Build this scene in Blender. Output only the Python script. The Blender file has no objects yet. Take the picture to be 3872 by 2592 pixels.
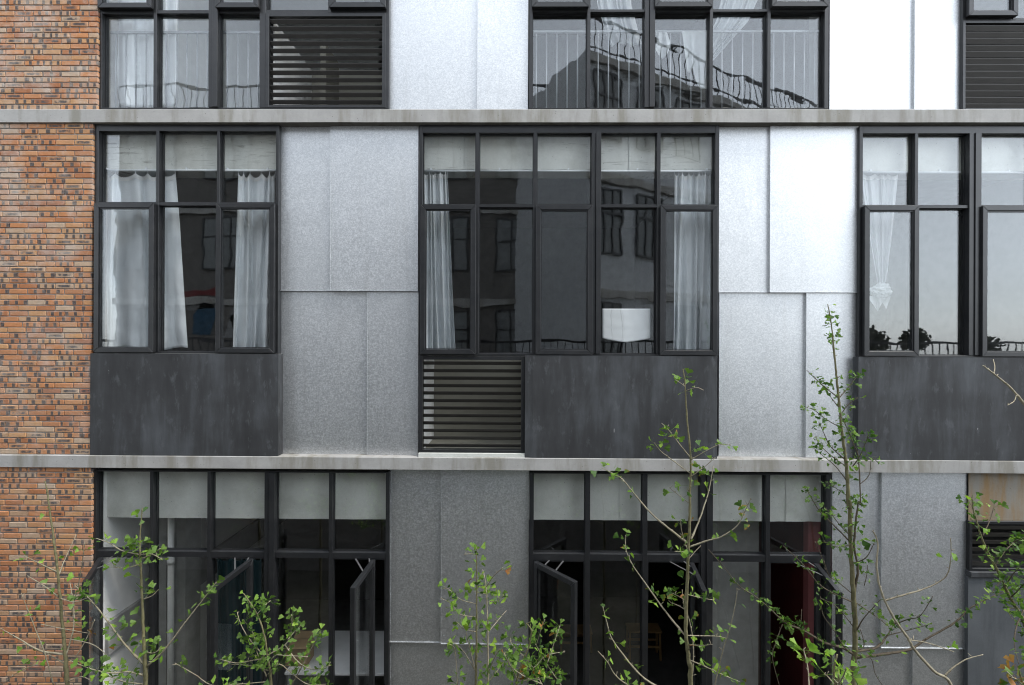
import bpy, bmesh, math, random
from mathutils import Vector, Matrix, noise
random.seed(7)
S = bpy.context.scene
COL = S.collection
# ------------------------------------------------------------------ camera
W, H, F = 3872, 2592, 1818.0              # photograph pixels, focal length in pixels
CAM = Vector((0, -5.5, 5.34))
YAW, ROLL = math.radians(0.48), math.radians(0.23)
FW = Vector((-math.sin(YAW), math.cos(YAW), 0))
R0 = Vector((math.cos(YAW), math.sin(YAW), 0)); U0 = Vector((0, 0, 1))
RT = R0*math.cos(ROLL) + U0*math.sin(ROLL); UP = U0*math.cos(ROLL) - R0*math.sin(ROLL)
cd = bpy.data.cameras.new('camera'); cam = bpy.data.objects.new('camera', cd); COL.objects.link(cam)
cd.sensor_fit = 'HORIZONTAL'; cd.sensor_width = 23.6; cd.lens = 23.6*F/W
cd.clip_start = 0.05; cd.clip_end = 600
M = Matrix((RT, UP, -FW)).transposed().to_4x4(); M.translation = CAM
cam.matrix_world = M
S.camera = cam
# ------------------------------------------------------------------ sky, sun, exposure
SUN_EL, SUN_AZ = math.radians(58), math.radians(112)
wd = bpy.data.worlds.new('World'); S.world = wd; wd.use_nodes = True
wn = wd.node_tree; sky = wn.nodes.new('ShaderNodeTexSky'); sky.sky_type = 'NISHITA'; sky.sun_disc = False
sky.sun_elevation = SUN_EL; sky.sun_rotation = SUN_AZ; sky.dust_density = 0.7; sky.air_density = 1.0; sky.ozone_density = 1.5
hz = wn.nodes.new('ShaderNodeHueSaturation'); hz.inputs['Saturation'].default_value = 0.16      # hazy white sky
wn.links.new(sky.outputs[0], hz.inputs['Color']); tn = wn.nodes.new('ShaderNodeMix'); tn.data_type = 'RGBA'; tn.blend_type = 'MULTIPLY'; tn.inputs[0].default_value = 1.0
tn.inputs[7].default_value = (0.94, 0.985, 1.03, 1); wn.links.new(hz.outputs[0], tn.inputs[6])
wn.links.new(tn.outputs[2], wn.nodes['Background'].inputs[0]); wn.nodes['Background'].inputs[1].default_value = 0.15
ld = bpy.data.lights.new('sun', 'SUN'); ld.energy = 0.75; ld.angle = math.radians(14); ld.color = (1.0, 0.95, 0.87)
sun = bpy.data.objects.new('sun', ld); COL.objects.link(sun)
sdir = Vector((math.sin(SUN_AZ)*math.cos(SUN_EL), math.cos(SUN_AZ)*math.cos(SUN_EL), math.sin(SUN_EL)))
sun.rotation_euler = sdir.to_track_quat('Z', 'Y').to_euler(); sun.location = (8, -8, 14)
S.view_settings.view_transform = 'Standard'; S.view_settings.look = 'None'
S.view_settings.exposure = 1.8; S.view_settings.gamma = 1.0
S.render.engine = 'CYCLES'
S.cycles.use_denoising = True; S.cycles.filter_width = 1.1
S.cycles.max_bounces = 10; S.cycles.transparent_max_bounces = 12; S.cycles.glossy_bounces = 5; S.cycles.diffuse_bounces = 4
S.cycles.sample_clamp_indirect = 4.0; S.cycles.caustics_reflective = False; S.cycles.caustics_refractive = False

def P(px, py, Y):
    "world point on the plane y = Y seen at photograph pixel (px, py)"
    d = FW + RT*((px - W/2)/F) + UP*((H/2 - py)/F)
    return CAM + d*((Y - CAM.y)/d.y)
def X(px, py, Y=-0.05): return P(px, py, Y).x
def Z(py, px=1936, Y=-0.05): return P(px, py, Y).z
# zoomed regions the measurements were taken in -> photograph pixels
ORG = {}
for i, ox in enumerate((0, 900, 1900, 2772)):
    for k, oy in zip('rmnb', (0, 620, 1240, 1852)): ORG[k + str(i+1)] = (ox, oy)
def RG(tag, pts):
    ox, oy = ORG[tag]
    return [(ox + a/2.119, oy + b/2.119) for a, b in pts]

# ------------------------------------------------------------------ materials
class NT:
    def __init__(s, name):
        s.m = bpy.data.materials.new(name); s.m.use_nodes = True
        s.t = s.m.node_tree; s.b = s.t.nodes['Principled BSDF']; s.out = s.t.nodes['Material Output']
    def n(s, typ, **kw):
        nd = s.t.nodes.new('ShaderNode' + typ)
        for k, v in kw.items():
            if k.startswith('i_'):
                key = k[2:]; key = int(key) if key.isdigit() else key.replace('_', ' ')
                if isinstance(v, bpy.types.NodeSocket): s.t.links.new(v, nd.inputs[key])
                else: nd.inputs[key].default_value = v
            else: setattr(nd, k, v)
        return nd
    def l(s, a, b): s.t.links.new(a, b)
    def set(s, **kw):
        for k, v in kw.items():
            k = k.replace('_', ' ')
            if isinstance(v, bpy.types.NodeSocket): s.l(v, s.b.inputs[k])
            else: s.b.inputs[k].default_value = v
        return s
    def pos(s): return s.n('NewGeometry').outputs['Position']
    def noise(s, scale, detail=4, rough=.55, vec=None, dist=0.0, out='Fac'):
        return s.n('TexNoise', i_Vector=vec or s.pos(), i_Scale=scale, i_Detail=detail, i_Roughness=rough, i_Distortion=dist).outputs[out]
    def scl(s, vec, v): return s.n('VectorMath', operation='MULTIPLY', i_0=vec, i_1=v).outputs[0]
    def math(s, op, a, b=0.0, c=0.0, clamp=False):
        return s.n('Math', operation=op, use_clamp=clamp, i_0=a, i_1=b, i_2=c).outputs[0]
    def ramp(s, f, stops, interp='LINEAR'):
        r = s.n('ValToRGB', i_Fac=f); e = r.color_ramp.elements; r.color_ramp.interpolation = interp
        while len(e) < len(stops): e.new(.5)
        for el, (p, c) in zip(e, stops):
            el.position = p; c = (c, c, c) if isinstance(c, (int, float)) else c
            el.color = (*c[:3], 1)
        return r.outputs[0]
    def rng(s, f, a, b, c=0.0, d=1.0):
        return s.n('MapRange', i_0=f, i_1=a, i_2=b, i_3=c, i_4=d).outputs[0]
    def mix(s, f, a, b, blend='MIX'):
        nd = s.n('Mix', data_type='RGBA', blend_type=blend)
        for idx, v in ((0, f), (6, a), (7, b)):
            if isinstance(v, bpy.types.NodeSocket): s.l(v, nd.inputs[idx])
            elif idx: nd.inputs[idx].default_value = (*v[:3], 1)
            else: nd.inputs[idx].default_value = v
        return nd.outputs[2]
    def bump(s, h, strength=.3, dist=.01):
        s.l(s.n('Bump', i_Strength=strength, i_Distance=dist, i_Height=h).outputs[0], s.b.inputs['Normal'])
        return s

def plain(name, col, rough=.6, spec=.4, var=.15, scale=6.0, metal=0.0):
    t = NT(name); a = [c*(1-var) for c in col]; b = [min(1, c*(1+var)) for c in col]
    t.set(Base_Color=t.ramp(t.noise(scale), [(.3, a), (.7, b)]), Roughness=rough, Specular_IOR_Level=spec, Metallic=metal)
    return t.m

def m_brick():
    t = NT('brick_clay')
    at = t.n('Attribute', attribute_name='bk'); sp = t.n('SeparateColor', i_Color=at.outputs['Color'])
    u, v, sd = sp.outputs[0], sp.outputs[1], sp.outputs[2]; ty = at.outputs['Alpha']
    P_ = t.pos()
    base = t.ramp(sd, [(0, (.33, .130, .054)), (.22, (.48, .210, .080)), (.45, (.41, .190, .090)), (.65, (.48, .265, .120)), (.78, (.41, .265, .16)), (.9, (.45, .35, .25)), (1, (.31, .115, .055))])
    fine = t.noise(26, 5, .65)
    base = t.mix(t.rng(fine, .3, .75), base, t.mix(1.0, base, (1.35, 1.25, 1.2), 'MULTIPLY'))
    # burnt headers: two to four dark spots in a row, or one long scorched patch
    fr = t.math('MULTIPLY_ADD', t.math('FRACT', t.math('MULTIPLY', sd, 7.31)), 8.0, 9.0)
    ph = t.math('MULTIPLY', sd, 40.0)
    s1 = t.math('SINE', t.math('MULTIPLY_ADD', u, fr, ph))
    w = t.noise(22, 3)
    vm = t.rng(t.math('ABSOLUTE', t.math('SUBTRACT', v, .5)), .34, .52, 1.0, 0.0)
    spots = t.math('MULTIPLY', t.rng(t.math('ADD', s1, t.math('MULTIPLY', w, .6)), .55, .85), vm)
    rings = t.math('MULTIPLY', t.rng(t.math('ADD', s1, t.math('MULTIPLY', w, .6)), .05, .5), vm)
    um = t.rng(t.math('ABSOLUTE', t.math('SUBTRACT', u, .5)), .30, .42, 1.0, 0.0)
    blot = t.math('MULTIPLY', t.math('MULTIPLY', um, t.rng(t.math('ABSOLUTE', t.math('SUBTRACT', v, .5)), .2, .36, 1.0, 0.0)), t.rng(w, .3, .5))
    is_sp = t.math('MULTIPLY', t.math('GREATER_THAN', ty, .40), t.math('LESS_THAN', ty, .80))
    is_bl = t.math('GREATER_THAN', ty, .84)
    lo = t.noise(1.1, 3)
    dk = t.math('MAXIMUM', t.math('MULTIPLY', spots, is_sp), t.math('MULTIPLY', blot, is_bl))
    rg = t.math('MULTIPLY', t.math('MULTIPLY', rings, is_sp), .45)
    c = t.mix(rg, base, (.55, .30, .14))
    c = t.mix(t.math('MULTIPLY', dk, .93), c, t.ramp(fine, [(.3, (.035, .035, .042)), (.75, (.13, .125, .125))]))
    # patchy lime bloom, strengthened with height to paint in the glare higher up
    zz = t.n('SeparateXYZ', i_0=P_).outputs[2]
    hi_glare = t.rng(zz, 1.5, 8.0, .22, .85)
    eff_glare = t.math('MULTIPLY', t.rng(t.math('ADD', t.noise(5, 6, .7), t.math('MULTIPLY', lo, .5)), .70, 1.0), hi_glare)
    c = t.mix(eff_glare, c, (.58, .50, .43))
    hs = t.n('HueSaturation', i_Saturation=.96, i_Value=.94, i_Color=c); c = hs.outputs[0]
    t.set(Base_Color=c, Roughness=.85, Specular_IOR_Level=.25)
    t.bump(t.noise(90, 4, .7), .5, .004); return t.m

def m_conc(name, a, b, stain=(.2, .19, .16), sc=3.0, amt=.5, streak=True, pits=True, bump=.25, grain=0):
    t = NT(name); p = t.pos()
    c = t.ramp(t.noise(sc, 6, .6), [(.3, a), (.7, b)])
    st = t.noise(2.2, 5, .6, t.scl(p, (2.2, 2.2, .35)) if streak else None)
    c = t.mix(t.math('MULTIPLY', t.rng(st, .48, .64), amt), c, stain)
    if grain:
        gr = t.noise(2.0, 5, .7, t.scl(p, (1.6, 1.0, 16.0)), .6)
        mk = t.rng(t.noise(1.6, 3), .45, .62)
        c = t.mix(t.math('MULTIPLY', t.math('MULTIPLY', t.rng(gr, .54, .66), mk), grain), c, (.16, .155, .12))
    fine = t.noise(55, 5, .7)
    c = t.mix(t.rng(fine, .35, .7, 0, .35), c, t.mix(1.0, c, (.78, .78, .78), 'MULTIPLY'))
    if pits:
        vo = t.n('TexVoronoi', i_Vector=p, i_Scale=24.0); 
        pit = t.math('MULTIPLY', t.math('LESS_THAN', vo.outputs['Distance'], .10), t.math('GREATER_THAN', t.noise(9), .52))
        c = t.mix(t.math('MULTIPLY', pit, .7), c, (.09, .09, .08))
    t.set(Base_Color=c, Roughness=.9, Specular_IOR_Level=.2); t.bump(fine, bump, .004); return t.m

def m_spandrel():
    t = NT('dark_render'); p = t.pos()
    st = t.noise(1.6, 6, .62, t.scl(p, (3.2, 3.2, .5)), .3)
    big = t.noise(1.1, 4, .6)
    f = t.math('MULTIPLY_ADD', st, .6, t.math('MULTIPLY', big, .5))
    c = t.ramp(f, [(.36, (.024, .024, .025)), (.55, (.043, .044, .046)), (.75, (.092, .099, .107))])
    fl = t.noise(3.5, 6, .7, t.scl(p, (3.0, 3.0, 1.2)))
    c = t.mix(t.rng(fl, .56, .78, 0, .6), c, (.15, .16, .17))
    sp = t.n('TexVoronoi', i_Vector=t.scl(p, (14, 14, 2.2)), i_Scale=1.0)
    c = t.mix(t.math('MULTIPLY', t.math('LESS_THAN', sp.outputs['Distance'], .06), t.math('GREATER_THAN', t.noise(6), .58)), c, (.3, .3, .3))
    t.set(Base_Color=c, Roughness=.68, Specular_IOR_Level=.35); t.bump(t.noise(24, 6, .7), .25, .004); return t.m

def m_galv():
    t = NT('galvanised_sheet'); p = t.pos()
    fine = t.noise(95, 4, .75)
    sp = t.n('TexVoronoi', i_Vector=t.n('VectorMath', operation='ADD', i_0=p, i_1=t.scl(t.noise(30, 2, out='Color'), (.02, .02, .02))).outputs[0], i_Scale=95.0, feature='F1')
    cell = t.n('SeparateColor', i_Color=sp.outputs['Color']).outputs[0]
    c = t.ramp(t.math('MULTIPLY_ADD', cell, .4, t.math('MULTIPLY_ADD', fine, .35, t.math('MULTIPLY', t.noise(34, 3, .7), .25))), [(.22, (.56, .575, .585)), (.5, (.67, .685, .695)), (.78, (.82, .83, .835))])
    bl = t.noise(1.7, 4, .6)
    c = t.mix(t.rng(bl, .4, .7, 0, .25), c, t.mix(1.0, c, (.84, .85, .86), 'MULTIPLY'))
    run = t.noise(2.0, 5, .65, t.scl(p, (5.0, 5.0, .30)))
    c = t.mix(t.rng(run, .54, .74, 0, .28), c, (.50, .50, .49))
    t.set(Base_Color=c, Metallic=1.0, Roughness=t.rng(cell, 0, 1, .45, .57), Specular_IOR_Level=.5)
    t.bump(t.math('ADD', fine, t.math('MULTIPLY', t.noise(1.6, 2), 9.0)), .14, .004); return t.m

def m_frame():
    t = NT('black_powder_coat')
    d = t.noise(4, 6, .7)
    c = t.ramp(d, [(.35, (.014, .015, .017)), (.75, (.030, .030, .031))])
    c = t.mix(t.rng(t.noise(16, 6, .75), .62, .85, 0, .5), c, (.10, .095, .085))
    t.set(Base_Color=c, Roughness=.36, Specular_IOR_Level=.5); return t.m

def m_glass(name, refl=.068, tint=(.99, .995, .99), wave=.07, dirt=.012):
    t = NT(name); t.t.nodes.remove(t.b)
    p = t.pos()
    tr = t.n('BsdfTransparent', i_Color=(*tint, 1)); gl = t.n('BsdfGlossy', i_Roughness=0.0, i_Color=(.95, .98, 1, 1))
    bp = t.n('Bump', i_Strength=wave, i_Distance=.02, i_Height=t.noise(2.1, 1.5, .4, t.scl(p, (1.0, 1.0, 1.35)), .4))
    t.l(bp.outputs[0], gl.inputs['Normal'])
    fc = t.n('LayerWeight', i_Blend=.5).outputs['Facing']
    fac = t.math('MULTIPLY_ADD', t.math('POWER', fc, 4.0), .6, refl, clamp=True)
    a = t.n('MixShader', i_0=fac, i_1=tr.outputs[0], i_2=gl.outputs[0])
    df = t.n('BsdfDiffuse', i_Color=(.45, .45, .43, 1))
    b = t.n('MixShader', i_0=t.math('MULTIPLY', t.rng(t.noise(7, 6, .75), .45, .8), dirt), i_1=a.outputs[0], i_2=df.outputs[0])
    t.l(b.outputs[0], t.out.inputs[0]); return t.m

def m_cloth(name, col, transl=.25, rough=.8):
    t = NT(name)
    t.set(Base_Color=t.ramp(t.noise(5, 4), [(.3, [c*.93 for c in col]), (.7, col)]), Roughness=rough, Specular_IOR_Level=.3, Sheen_Weight=.15)
    t.bump(t.noise(14, 5, .7), .25, .01)
    tl = t.n('BsdfTranslucent', i_Color=(*col, 1))
    mx = t.n('MixShader', i_0=transl, i_1=t.b.outputs[0], i_2=tl.outputs[0])
    t.l(mx.outputs[0], t.out.inputs[0]); return t.m

def m_film(name, op=.42):
    t = NT(name)
    t.set(Base_Color=(.75, .78, .80, 1), Roughness=.35)
    tr = t.n('BsdfTransparent', i_Color=(.92, .95, .96, 1))
    mx = t.n('MixShader', i_0=op, i_1=tr.outputs[0], i_2=t.b.outputs[0])
    t.l(mx.outputs[0], t.out.inputs[0]); return t.m

def m_leaf(name, cols, edge=None):
    t = NT(name); r = t.n('ObjectInfo').outputs['Random']
    c = t.ramp(r, [(i/(len(cols)-1), k) for i, k in enumerate(cols)])
    at = t.n('Attribute', attribute_name='rim').outputs['Fac']
    c = t.mix(t.rng(at, 0, 1, 0, .25), c, (.16, .26, .05))
    if edge: c = t.mix(t.math('MULTIPLY', t.rng(at, .35, 1), t.rng(t.noise(60, 3), .4, .6)), c, edge)
    t.set(Base_Color=c, Roughness=.5, Specular_IOR_Level=.35)
    tl = t.n('BsdfTranslucent'); t.l(t.mix(1.0, c, (1.3, 1.5, .7), 'MULTIPLY'), tl.inputs[0])
    mx = t.n('MixShader', i_0=.35, i_1=t.b.outputs[0], i_2=tl.outputs[0])
    t.l(mx.outputs[0], t.out.inputs[0]); return t.m

def m_bark(name, a, b):
    t = NT(name)
    c = t.ramp(t.noise(26, 5, .65), [(.3, a), (.7, b)])
    vo = t.noise(90, 3); c = t.mix(t.rng(vo, .62, .7, 0, .6), c, (.07, .06, .045))
    t.set(Base_Color=c, Roughness=.8, Specular_IOR_Level=.25); t.bump(t.noise(120, 4), .5, .003); return t.m

MAT = dict(
    brick=m_brick(), mortar=m_conc('mortar', (.29, .28, .265), (.39, .38, .36), (.2, .19, .17), 8, .4, False, False),
    band=m_conc('band_concrete', (.36, .35, .335), (.46, .45, .43), (.255, .24, .20), 3.2, .8),
    lintel=m_conc('lintel_concrete', (.66, .67, .62), (.74, .745, .70), (.47, .475, .42), 1.6, .5, False),
    lintel_grain=m_conc('board_marked_concrete', (.66, .66, .615), (.76, .76, .715), (.42, .415, .36), 2.6, .45, False, grain=.85),
    lintel_rust=m_conc('rust_stained_concrete', (.24, .225, .195), (.32, .295, .25), (.30, .19, .085), 2.0, .85),
    spandrel=m_spandrel(), galv=m_galv(), frame=m_frame(),
    glass=m_glass('window_glass'), glass_wavy=m_glass('wavy_window_glass', wave=.11),
    gasket=plain('black_gasket', (.012, .012, .012), .5), slat=plain('dusty_dark_slat', (.035, .032, .029), .4, .5), seal=plain('weathered_sealant', (.22, .22, .21), .9),
    stay=plain('zinc_stay', (.6, .6, .6), .35, metal=.9, var=.05),
    white=plain('white_plaster', (.82, .82, .80), .9, var=.05), grey=plain('grey_plaster', (.30, .30, .29), .9),
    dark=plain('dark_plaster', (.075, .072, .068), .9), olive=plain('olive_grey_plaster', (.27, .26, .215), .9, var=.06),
    red=plain('red_paint', (.07, .009, .009), .7), pink=plain('pale_red_paint', (.30, .10, .10), .6),
    teal=m_cloth('teal_curtain_cloth', (.006, .03, .036), .03), rail=plain('white_rail', (.78, .80, .82), .4, var=.03),
    cloth=m_cloth('curtain_cloth', (.85, .885, .91), .12), tape=m_cloth('header_tape_cloth', (.93, .93, .92), .1),
    film=m_film('clear_plastic_film', .55), sheer=m_film('sheer_white_cloth', .75), laundry=m_cloth('laundry_cloth', (.66, .69, .70), .2), paper=plain('white_paper', (.86, .87, .88), .7, var=.015),
    steel=plain('grey_steel', (.30, .32, .34), .4, metal=.3), card=plain('cardboard', (.40, .27, .14), .85), wood=plain('pale_wood', (.40, .25, .11), .6),
    pvc=plain('white_pvc', (.66, .66, .64), .35, var=.06), floor=plain('screed_floor', (.33, .33, .32), .8), blue=plain('blue_bag', (.10, .38, .55), .5), gblue=plain('faded_blue_spray', (.03, .08, .13), .8), gwhite=plain('faded_white_spray', (.25, .25, .25), .8), gred=plain('faded_red_spray', (.16, .03, .03), .8),
    ground=m_conc('courtyard_soil', (.05, .048, .04), (.085, .08, .065), (.03, .035, .02), 1.5, .5, False),
    leaf=m_leaf('ginkgo_leaf', [(.095, .17, .032), (.12, .215, .042), (.165, .27, .056), (.10, .185, .036)]),
    leaf_lt=m_leaf('young_ginkgo_leaf', [(.16, .30, .04), (.22, .39, .055), (.30, .44, .06), (.18, .34, .045)]),
    leaf_dk=m_leaf('dark_ginkgo_leaf', [(.035, .085, .018), (.05, .12, .022), (.07, .15, .026)]),  # darker green leaves, mixed in at random on each tree
    leaf_br=m_leaf('withered_ginkgo_leaf', [(.30, .12, .035), (.38, .17, .05), (.25, .09, .03)]),
    leaf_ed=m_leaf('brown_edged_ginkgo_leaf', [(.07, .15, .025), (.12, .22, .03), (.09, .17, .03)], (.36, .15, .04)),
    bark=m_bark('ginkgo_bark', (.11, .10, .05), (.24, .22, .12)), twig=m_bark('ginkgo_twig', (.22, .19, .13), (.40, .36, .26)),
    twig_dk=m_bark('dark_twig', (.07, .055, .04), (.16, .13, .09)),
    obrick=None, ogrey=plain('grey_cladding', (.5, .51, .52), .5), owin=plain('pale_blind', (.20, .21, .21), .5), far_leaf=plain('dark_foliage', (.018, .028, .012), .8), opar=plain('dark_cladding', (.05, .05, .055), .5))

# ------------------------------------------------------------------ mesh helpers
def link(name, me, mat=None, parent=None, loc=None):
    o = bpy.data.objects.new(name, me); COL.objects.link(o)
    if mat is not None and not me.materials: me.materials.append(mat)
    if parent is not None: o.parent = parent
    if loc is not None: o.location = loc
    return o
def tag(o, label=None, cat=None, group=None, kind=None):
    for k, v in (('label', label), ('category', cat), ('group', group), ('kind', kind)):
        if v: o[k] = v
    return o
def empty(name, loc=(0, 0, 0), parent=None):
    o = bpy.data.objects.new(name, None); COL.objects.link(o); o.location = loc; o.empty_display_size = .1
    if parent is not None: o.parent = parent
    return o
class MB:
    def __init__(s): s.v = []; s.f = []
    def box(s, x0, x1, y0, y1, z0, z1):
        i = len(s.v)
        s.v += [(x, y, z) for z in (z0, z1) for y in (y0, y1) for x in (x0, x1)]
        s.f += [tuple(i+k for k in q) for q in ((0, 2, 3, 1), (4, 5, 7, 6), (0, 1, 5, 4), (2, 6, 7, 3), (0, 4, 6, 2), (1, 3, 7, 5))]
        return s
    def prism(s, poly, axis, a, b):
        "extrude a polygon given in the other two axes"
        i = len(s.v); n = len(poly)
        for t in (a, b):
            for p, q in poly: s.v.append({'x': (t, p, q), 'y': (p, t, q), 'z': (p, q, t)}[axis])
        s.f.append(tuple(i+k for k in range(n))[::-1]); s.f.append(tuple(i+n+k for k in range(n)))
        for k in range(n):
            k2 = (k+1) % n; s.f.append((i+k, i+k2, i+n+k2, i+n+k))
        return s
    def bar(s, a, b, w, h, up=(0, 0, 1)):
        a, b = Vector(a), Vector(b); d = (b-a).normalized(); u = Vector(up)
        if abs(d.dot(u)) > .98: u = Vector((0, 1, 0))
        r = d.cross(u).normalized(); u = r.cross(d); i = len(s.v)
        for p in (a, b):
            for sx, sy in ((-1, -1), (1, -1), (1, 1), (-1, 1)): s.v.append(tuple(p + r*(sx*w/2) + u*(sy*h/2)))
        s.f += [tuple(i+k for k in q) for q in ((3, 2, 1, 0), (4, 5, 6, 7), (0, 1, 5, 4), (1, 2, 6, 5), (2, 3, 7, 6), (3, 0, 4, 7))]
        return s
    def tube(s, pts, rads, n=8, cap=True):
        pts = [Vector(p) for p in pts]; i0 = len(s.v); u = None
        for k, p in enumerate(pts):
            d = (pts[min(k+1, len(pts)-1)] - pts[max(k-1, 0)]).normalized()
            if u is None: u = d.orthogonal().normalized()
            u = (u - d*u.dot(d)).normalized(); w = d.cross(u)
            r = rads[k] if hasattr(rads, '__len__') else rads
            for j in range(n):
                a = 2*math.pi*j/n; s.v.append(tuple(p + (u*math.cos(a) + w*math.sin(a))*r))
        for k in range(len(pts)-1):
            for j in range(n):
                a = i0+k*n+j; b = i0+k*n+(j+1) % n; s.f.append((a, b, b+n, a+n))
        if cap:
            s.f.append(tuple(i0+j for j in range(n))[::-1]); s.f.append(tuple(i0+(len(pts)-1)*n+j for j in range(n)))
        return s
    def mesh(s, name, bevel=0, smooth=False):
        me = bpy.data.meshes.new(name); me.from_pydata(s.v, [], s.f)
        bm = bmesh.new(); bm.from_mesh(me); bmesh.ops.recalc_face_normals(bm, faces=bm.faces)
        if bevel: bmesh.ops.bevel(bm, geom=list(bm.edges), offset=bevel, segments=1, affect='EDGES', profile=.5, clamp_overlap=True)
        bm.to_mesh(me); bm.free()
        if smooth:
            for p in me.polygons: p.use_smooth = True
        return me
    def obj(s, name, mat, parent=None, bevel=0, smooth=False, loc=None):
        return link(name, s.mesh(name, bevel, smooth), mat, parent, loc)
def box(name, mat, parent, x0, x1, y0, y1, z0, z1, bevel=0):
    return MB().box(x0, x1, y0, y1, z0, z1).obj(name, mat, parent, bevel)

# ------------------------------------------------------------------ ground
g = tag(MB().box(-120, 120, -120, 60, -.2, 0).obj('ground', MAT['ground']), kind='structure')

# ------------------------------------------------------------------ the building: bands, walls, cladding
XL, XR = -7.4, 9.6                     # how far the facade goes on beyond the frame
B1T, B1B = Z(413, Y=-.10), Z(463, Y=-.10)
B2T, B2B = Z(1732, Y=-.10), Z(1779, Y=-.10)
STO = B1T - B2T
B0T, B0B = B1T + STO, B1B + STO
bld = empty('building', (0, 0, 0))
tag(bld, 'brick, galvanised steel and black framed glass building filling the view', 'building')
def band(z0, z1):
    # concrete band with a slightly uneven arris
    mb = MB(); n = 90; xs = [XL + (XR-XL)*i/n for i in range(n+1)]
    for i in range(n):
        mb_v = len(mb.v)
    v = []; f = []
    for i, x in enumerate(xs):
        e = [noise.noise((x*1.7, z0, k*9.1))*.0022 for k in range(4)]
        v += [(x, -.10+e[0]*.6, z0+e[1]), (x, -.10+e[2]*.6, z1-.008+e[3]), (x, -.092, z1+e[3]), (x, .40, z1), (x, .40, z0)]
    for i in range(n):
        for k in range(5):
            a = i*5+k; b = i*5+(k+1) % 5; f.append((a, b, b+5, a+5))
    f.append((0, 1, 2, 3, 4)); f.append(tuple(n*5+k for k in (4, 3, 2, 1, 0)))
    mb.v, mb.f = v, f
    return mb.obj('concrete_band', MAT['band'], bld)
band(B1B, B1T); band(B2B, B2T); band(B0B, B0T)
for z0, z1 in ((B1B, B1T), (B2B, B2T), (B0B, B0T)):
    box('floor_slab', MAT['floor'], bld, XL, XR, .40, 6.0, z0, z1)
box('back_wall', MAT['grey'], bld, XL, XR, 5.6, 5.99, 0, B2B); box('back_wall', MAT['grey'], bld, XL, XR, 5.6, 5.99, B2T, B1B)
box('back_wall', MAT['white'], bld, XL, XR, 5.6, 5.99, B1T, B0B)
box('end_wall', MAT['grey'], bld, XL-.3, XL, 0, 6, 0, B0T); box('end_wall', MAT['grey'], bld, XR, XR+.3, 0, 6, 0, B0T)

# brick pier ------------------------------------------------------
YB = -.078                              # brick face
BH, BJ, BL = .0515, .0115, .2005        # brick height, joint, length
def brick_geo(l, sd, ty, jit):
    "one brick, centred, softened edges; bk = (u, v, seed, type)"
    bm = bmesh.new(); bmesh.ops.create_cube(bm, size=1.0)
    bmesh.ops.scale(bm, vec=(l, .09, BH), verts=bm.verts)
    bmesh.ops.bevel(bm, geom=list(bm.edges), offset=.004, segments=1, affect='EDGES')
    rr = random.Random(jit)
    for v in bm.verts: v.co += Vector([rr.uniform(-.0013, .0013) for _ in range(3)])
    me = bpy.data.meshes.new('brick'); bm.to_mesh(me); bm.free()
    at = me.attributes.new('bk', 'FLOAT_COLOR', 'POINT')
    for i, v in enumerate(me.vertices): at.data[i].color = (v.co.x/l+.5, v.co.z/BH+.5, sd, ty)
    me.materials.append(MAT['brick']); return me
VAR = [brick_geo(BL, random.random(), random.random(), 100+i) for i in range(48)]
VARH = [brick_geo(.096, random.random(), random.random(), 300+i) for i in range(10)]
stv, stf, stc = [], [], []
def stuff_brick(x, z, l, dy):
    me = random.choice(VAR if l > .15 else VARH); sx = l/(BL if l > .15 else .096); i = len(stv)
    sd, ty = random.random(), random.random()
    for v, a in zip(me.vertices, me.attributes['bk'].data):
        stv.append((x + v.co.x*sx, YB + .045 + dy + v.co.y, z + v.co.z)); stc.append((a.color[0], a.color[1], sd, ty))
    stf.extend(tuple(i+k for k in p.vertices) for p in me.polygons)
XBR = {}
single = 0
for si, (z0, z1, pxe, pye) in enumerate(((0, B2B, 345, 2100), (B2T, B1B, 347, 1000), (B1T, B0B, 368, 200))):
    xr = X(pxe, pye, YB); XBR[si] = xr
    wall = MB().box(XL, xr-.006, YB+.010, .40, z0, z1).obj('brick_wall', MAT['mortar'], bld)
    n = round((z1-z0)/(BH+BJ)); pit = (z1-z0)/n
    for r in range(n):
        zc = z0 + pit*(r+.5)
        x = xr + (random.uniform(-.004, .003)); first = (.096 if r % 2 else BL)
        if random.random() < .18: first = random.uniform(.10, .18)
        k = 0
        while x > XL + .25:
            l = first if k == 0 else BL + random.uniform(-.004, .004)
            xc = x - l/2; dy = random.uniform(-.0022, .0022)
            seen = xc + l/2 > X(0, 1000, YB)
            if si == 1 and seen and single < 300 and abs(l-BL) < .006:
                o = link('brick', random.choice(VAR), None, wall, (xc, YB+.045+dy, zc + random.uniform(-.001, .001)))
                o.rotation_euler = (0, random.uniform(-.005, .005), 0); single += 1
            elif si == 1 and seen and single < 300 and l < .1:
                o = link('brick', random.choice(VARH), None, wall, (xc, YB+.045+dy, zc)); single += 1
            else: stuff_brick(xc, zc, l, dy)
            x -= l + BJ + random.uniform(-.0015, .0015); k += 1
me = bpy.data.meshes.new('bricks'); me.from_pydata(stv, [], stf)
at = me.attributes.new('bk', 'FLOAT_COLOR', 'POINT')
at.data.foreach_set('color', [c for q in stc for c in q])
tag(link('bricks', me, MAT['brick'], bld), kind='stuff')

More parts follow.
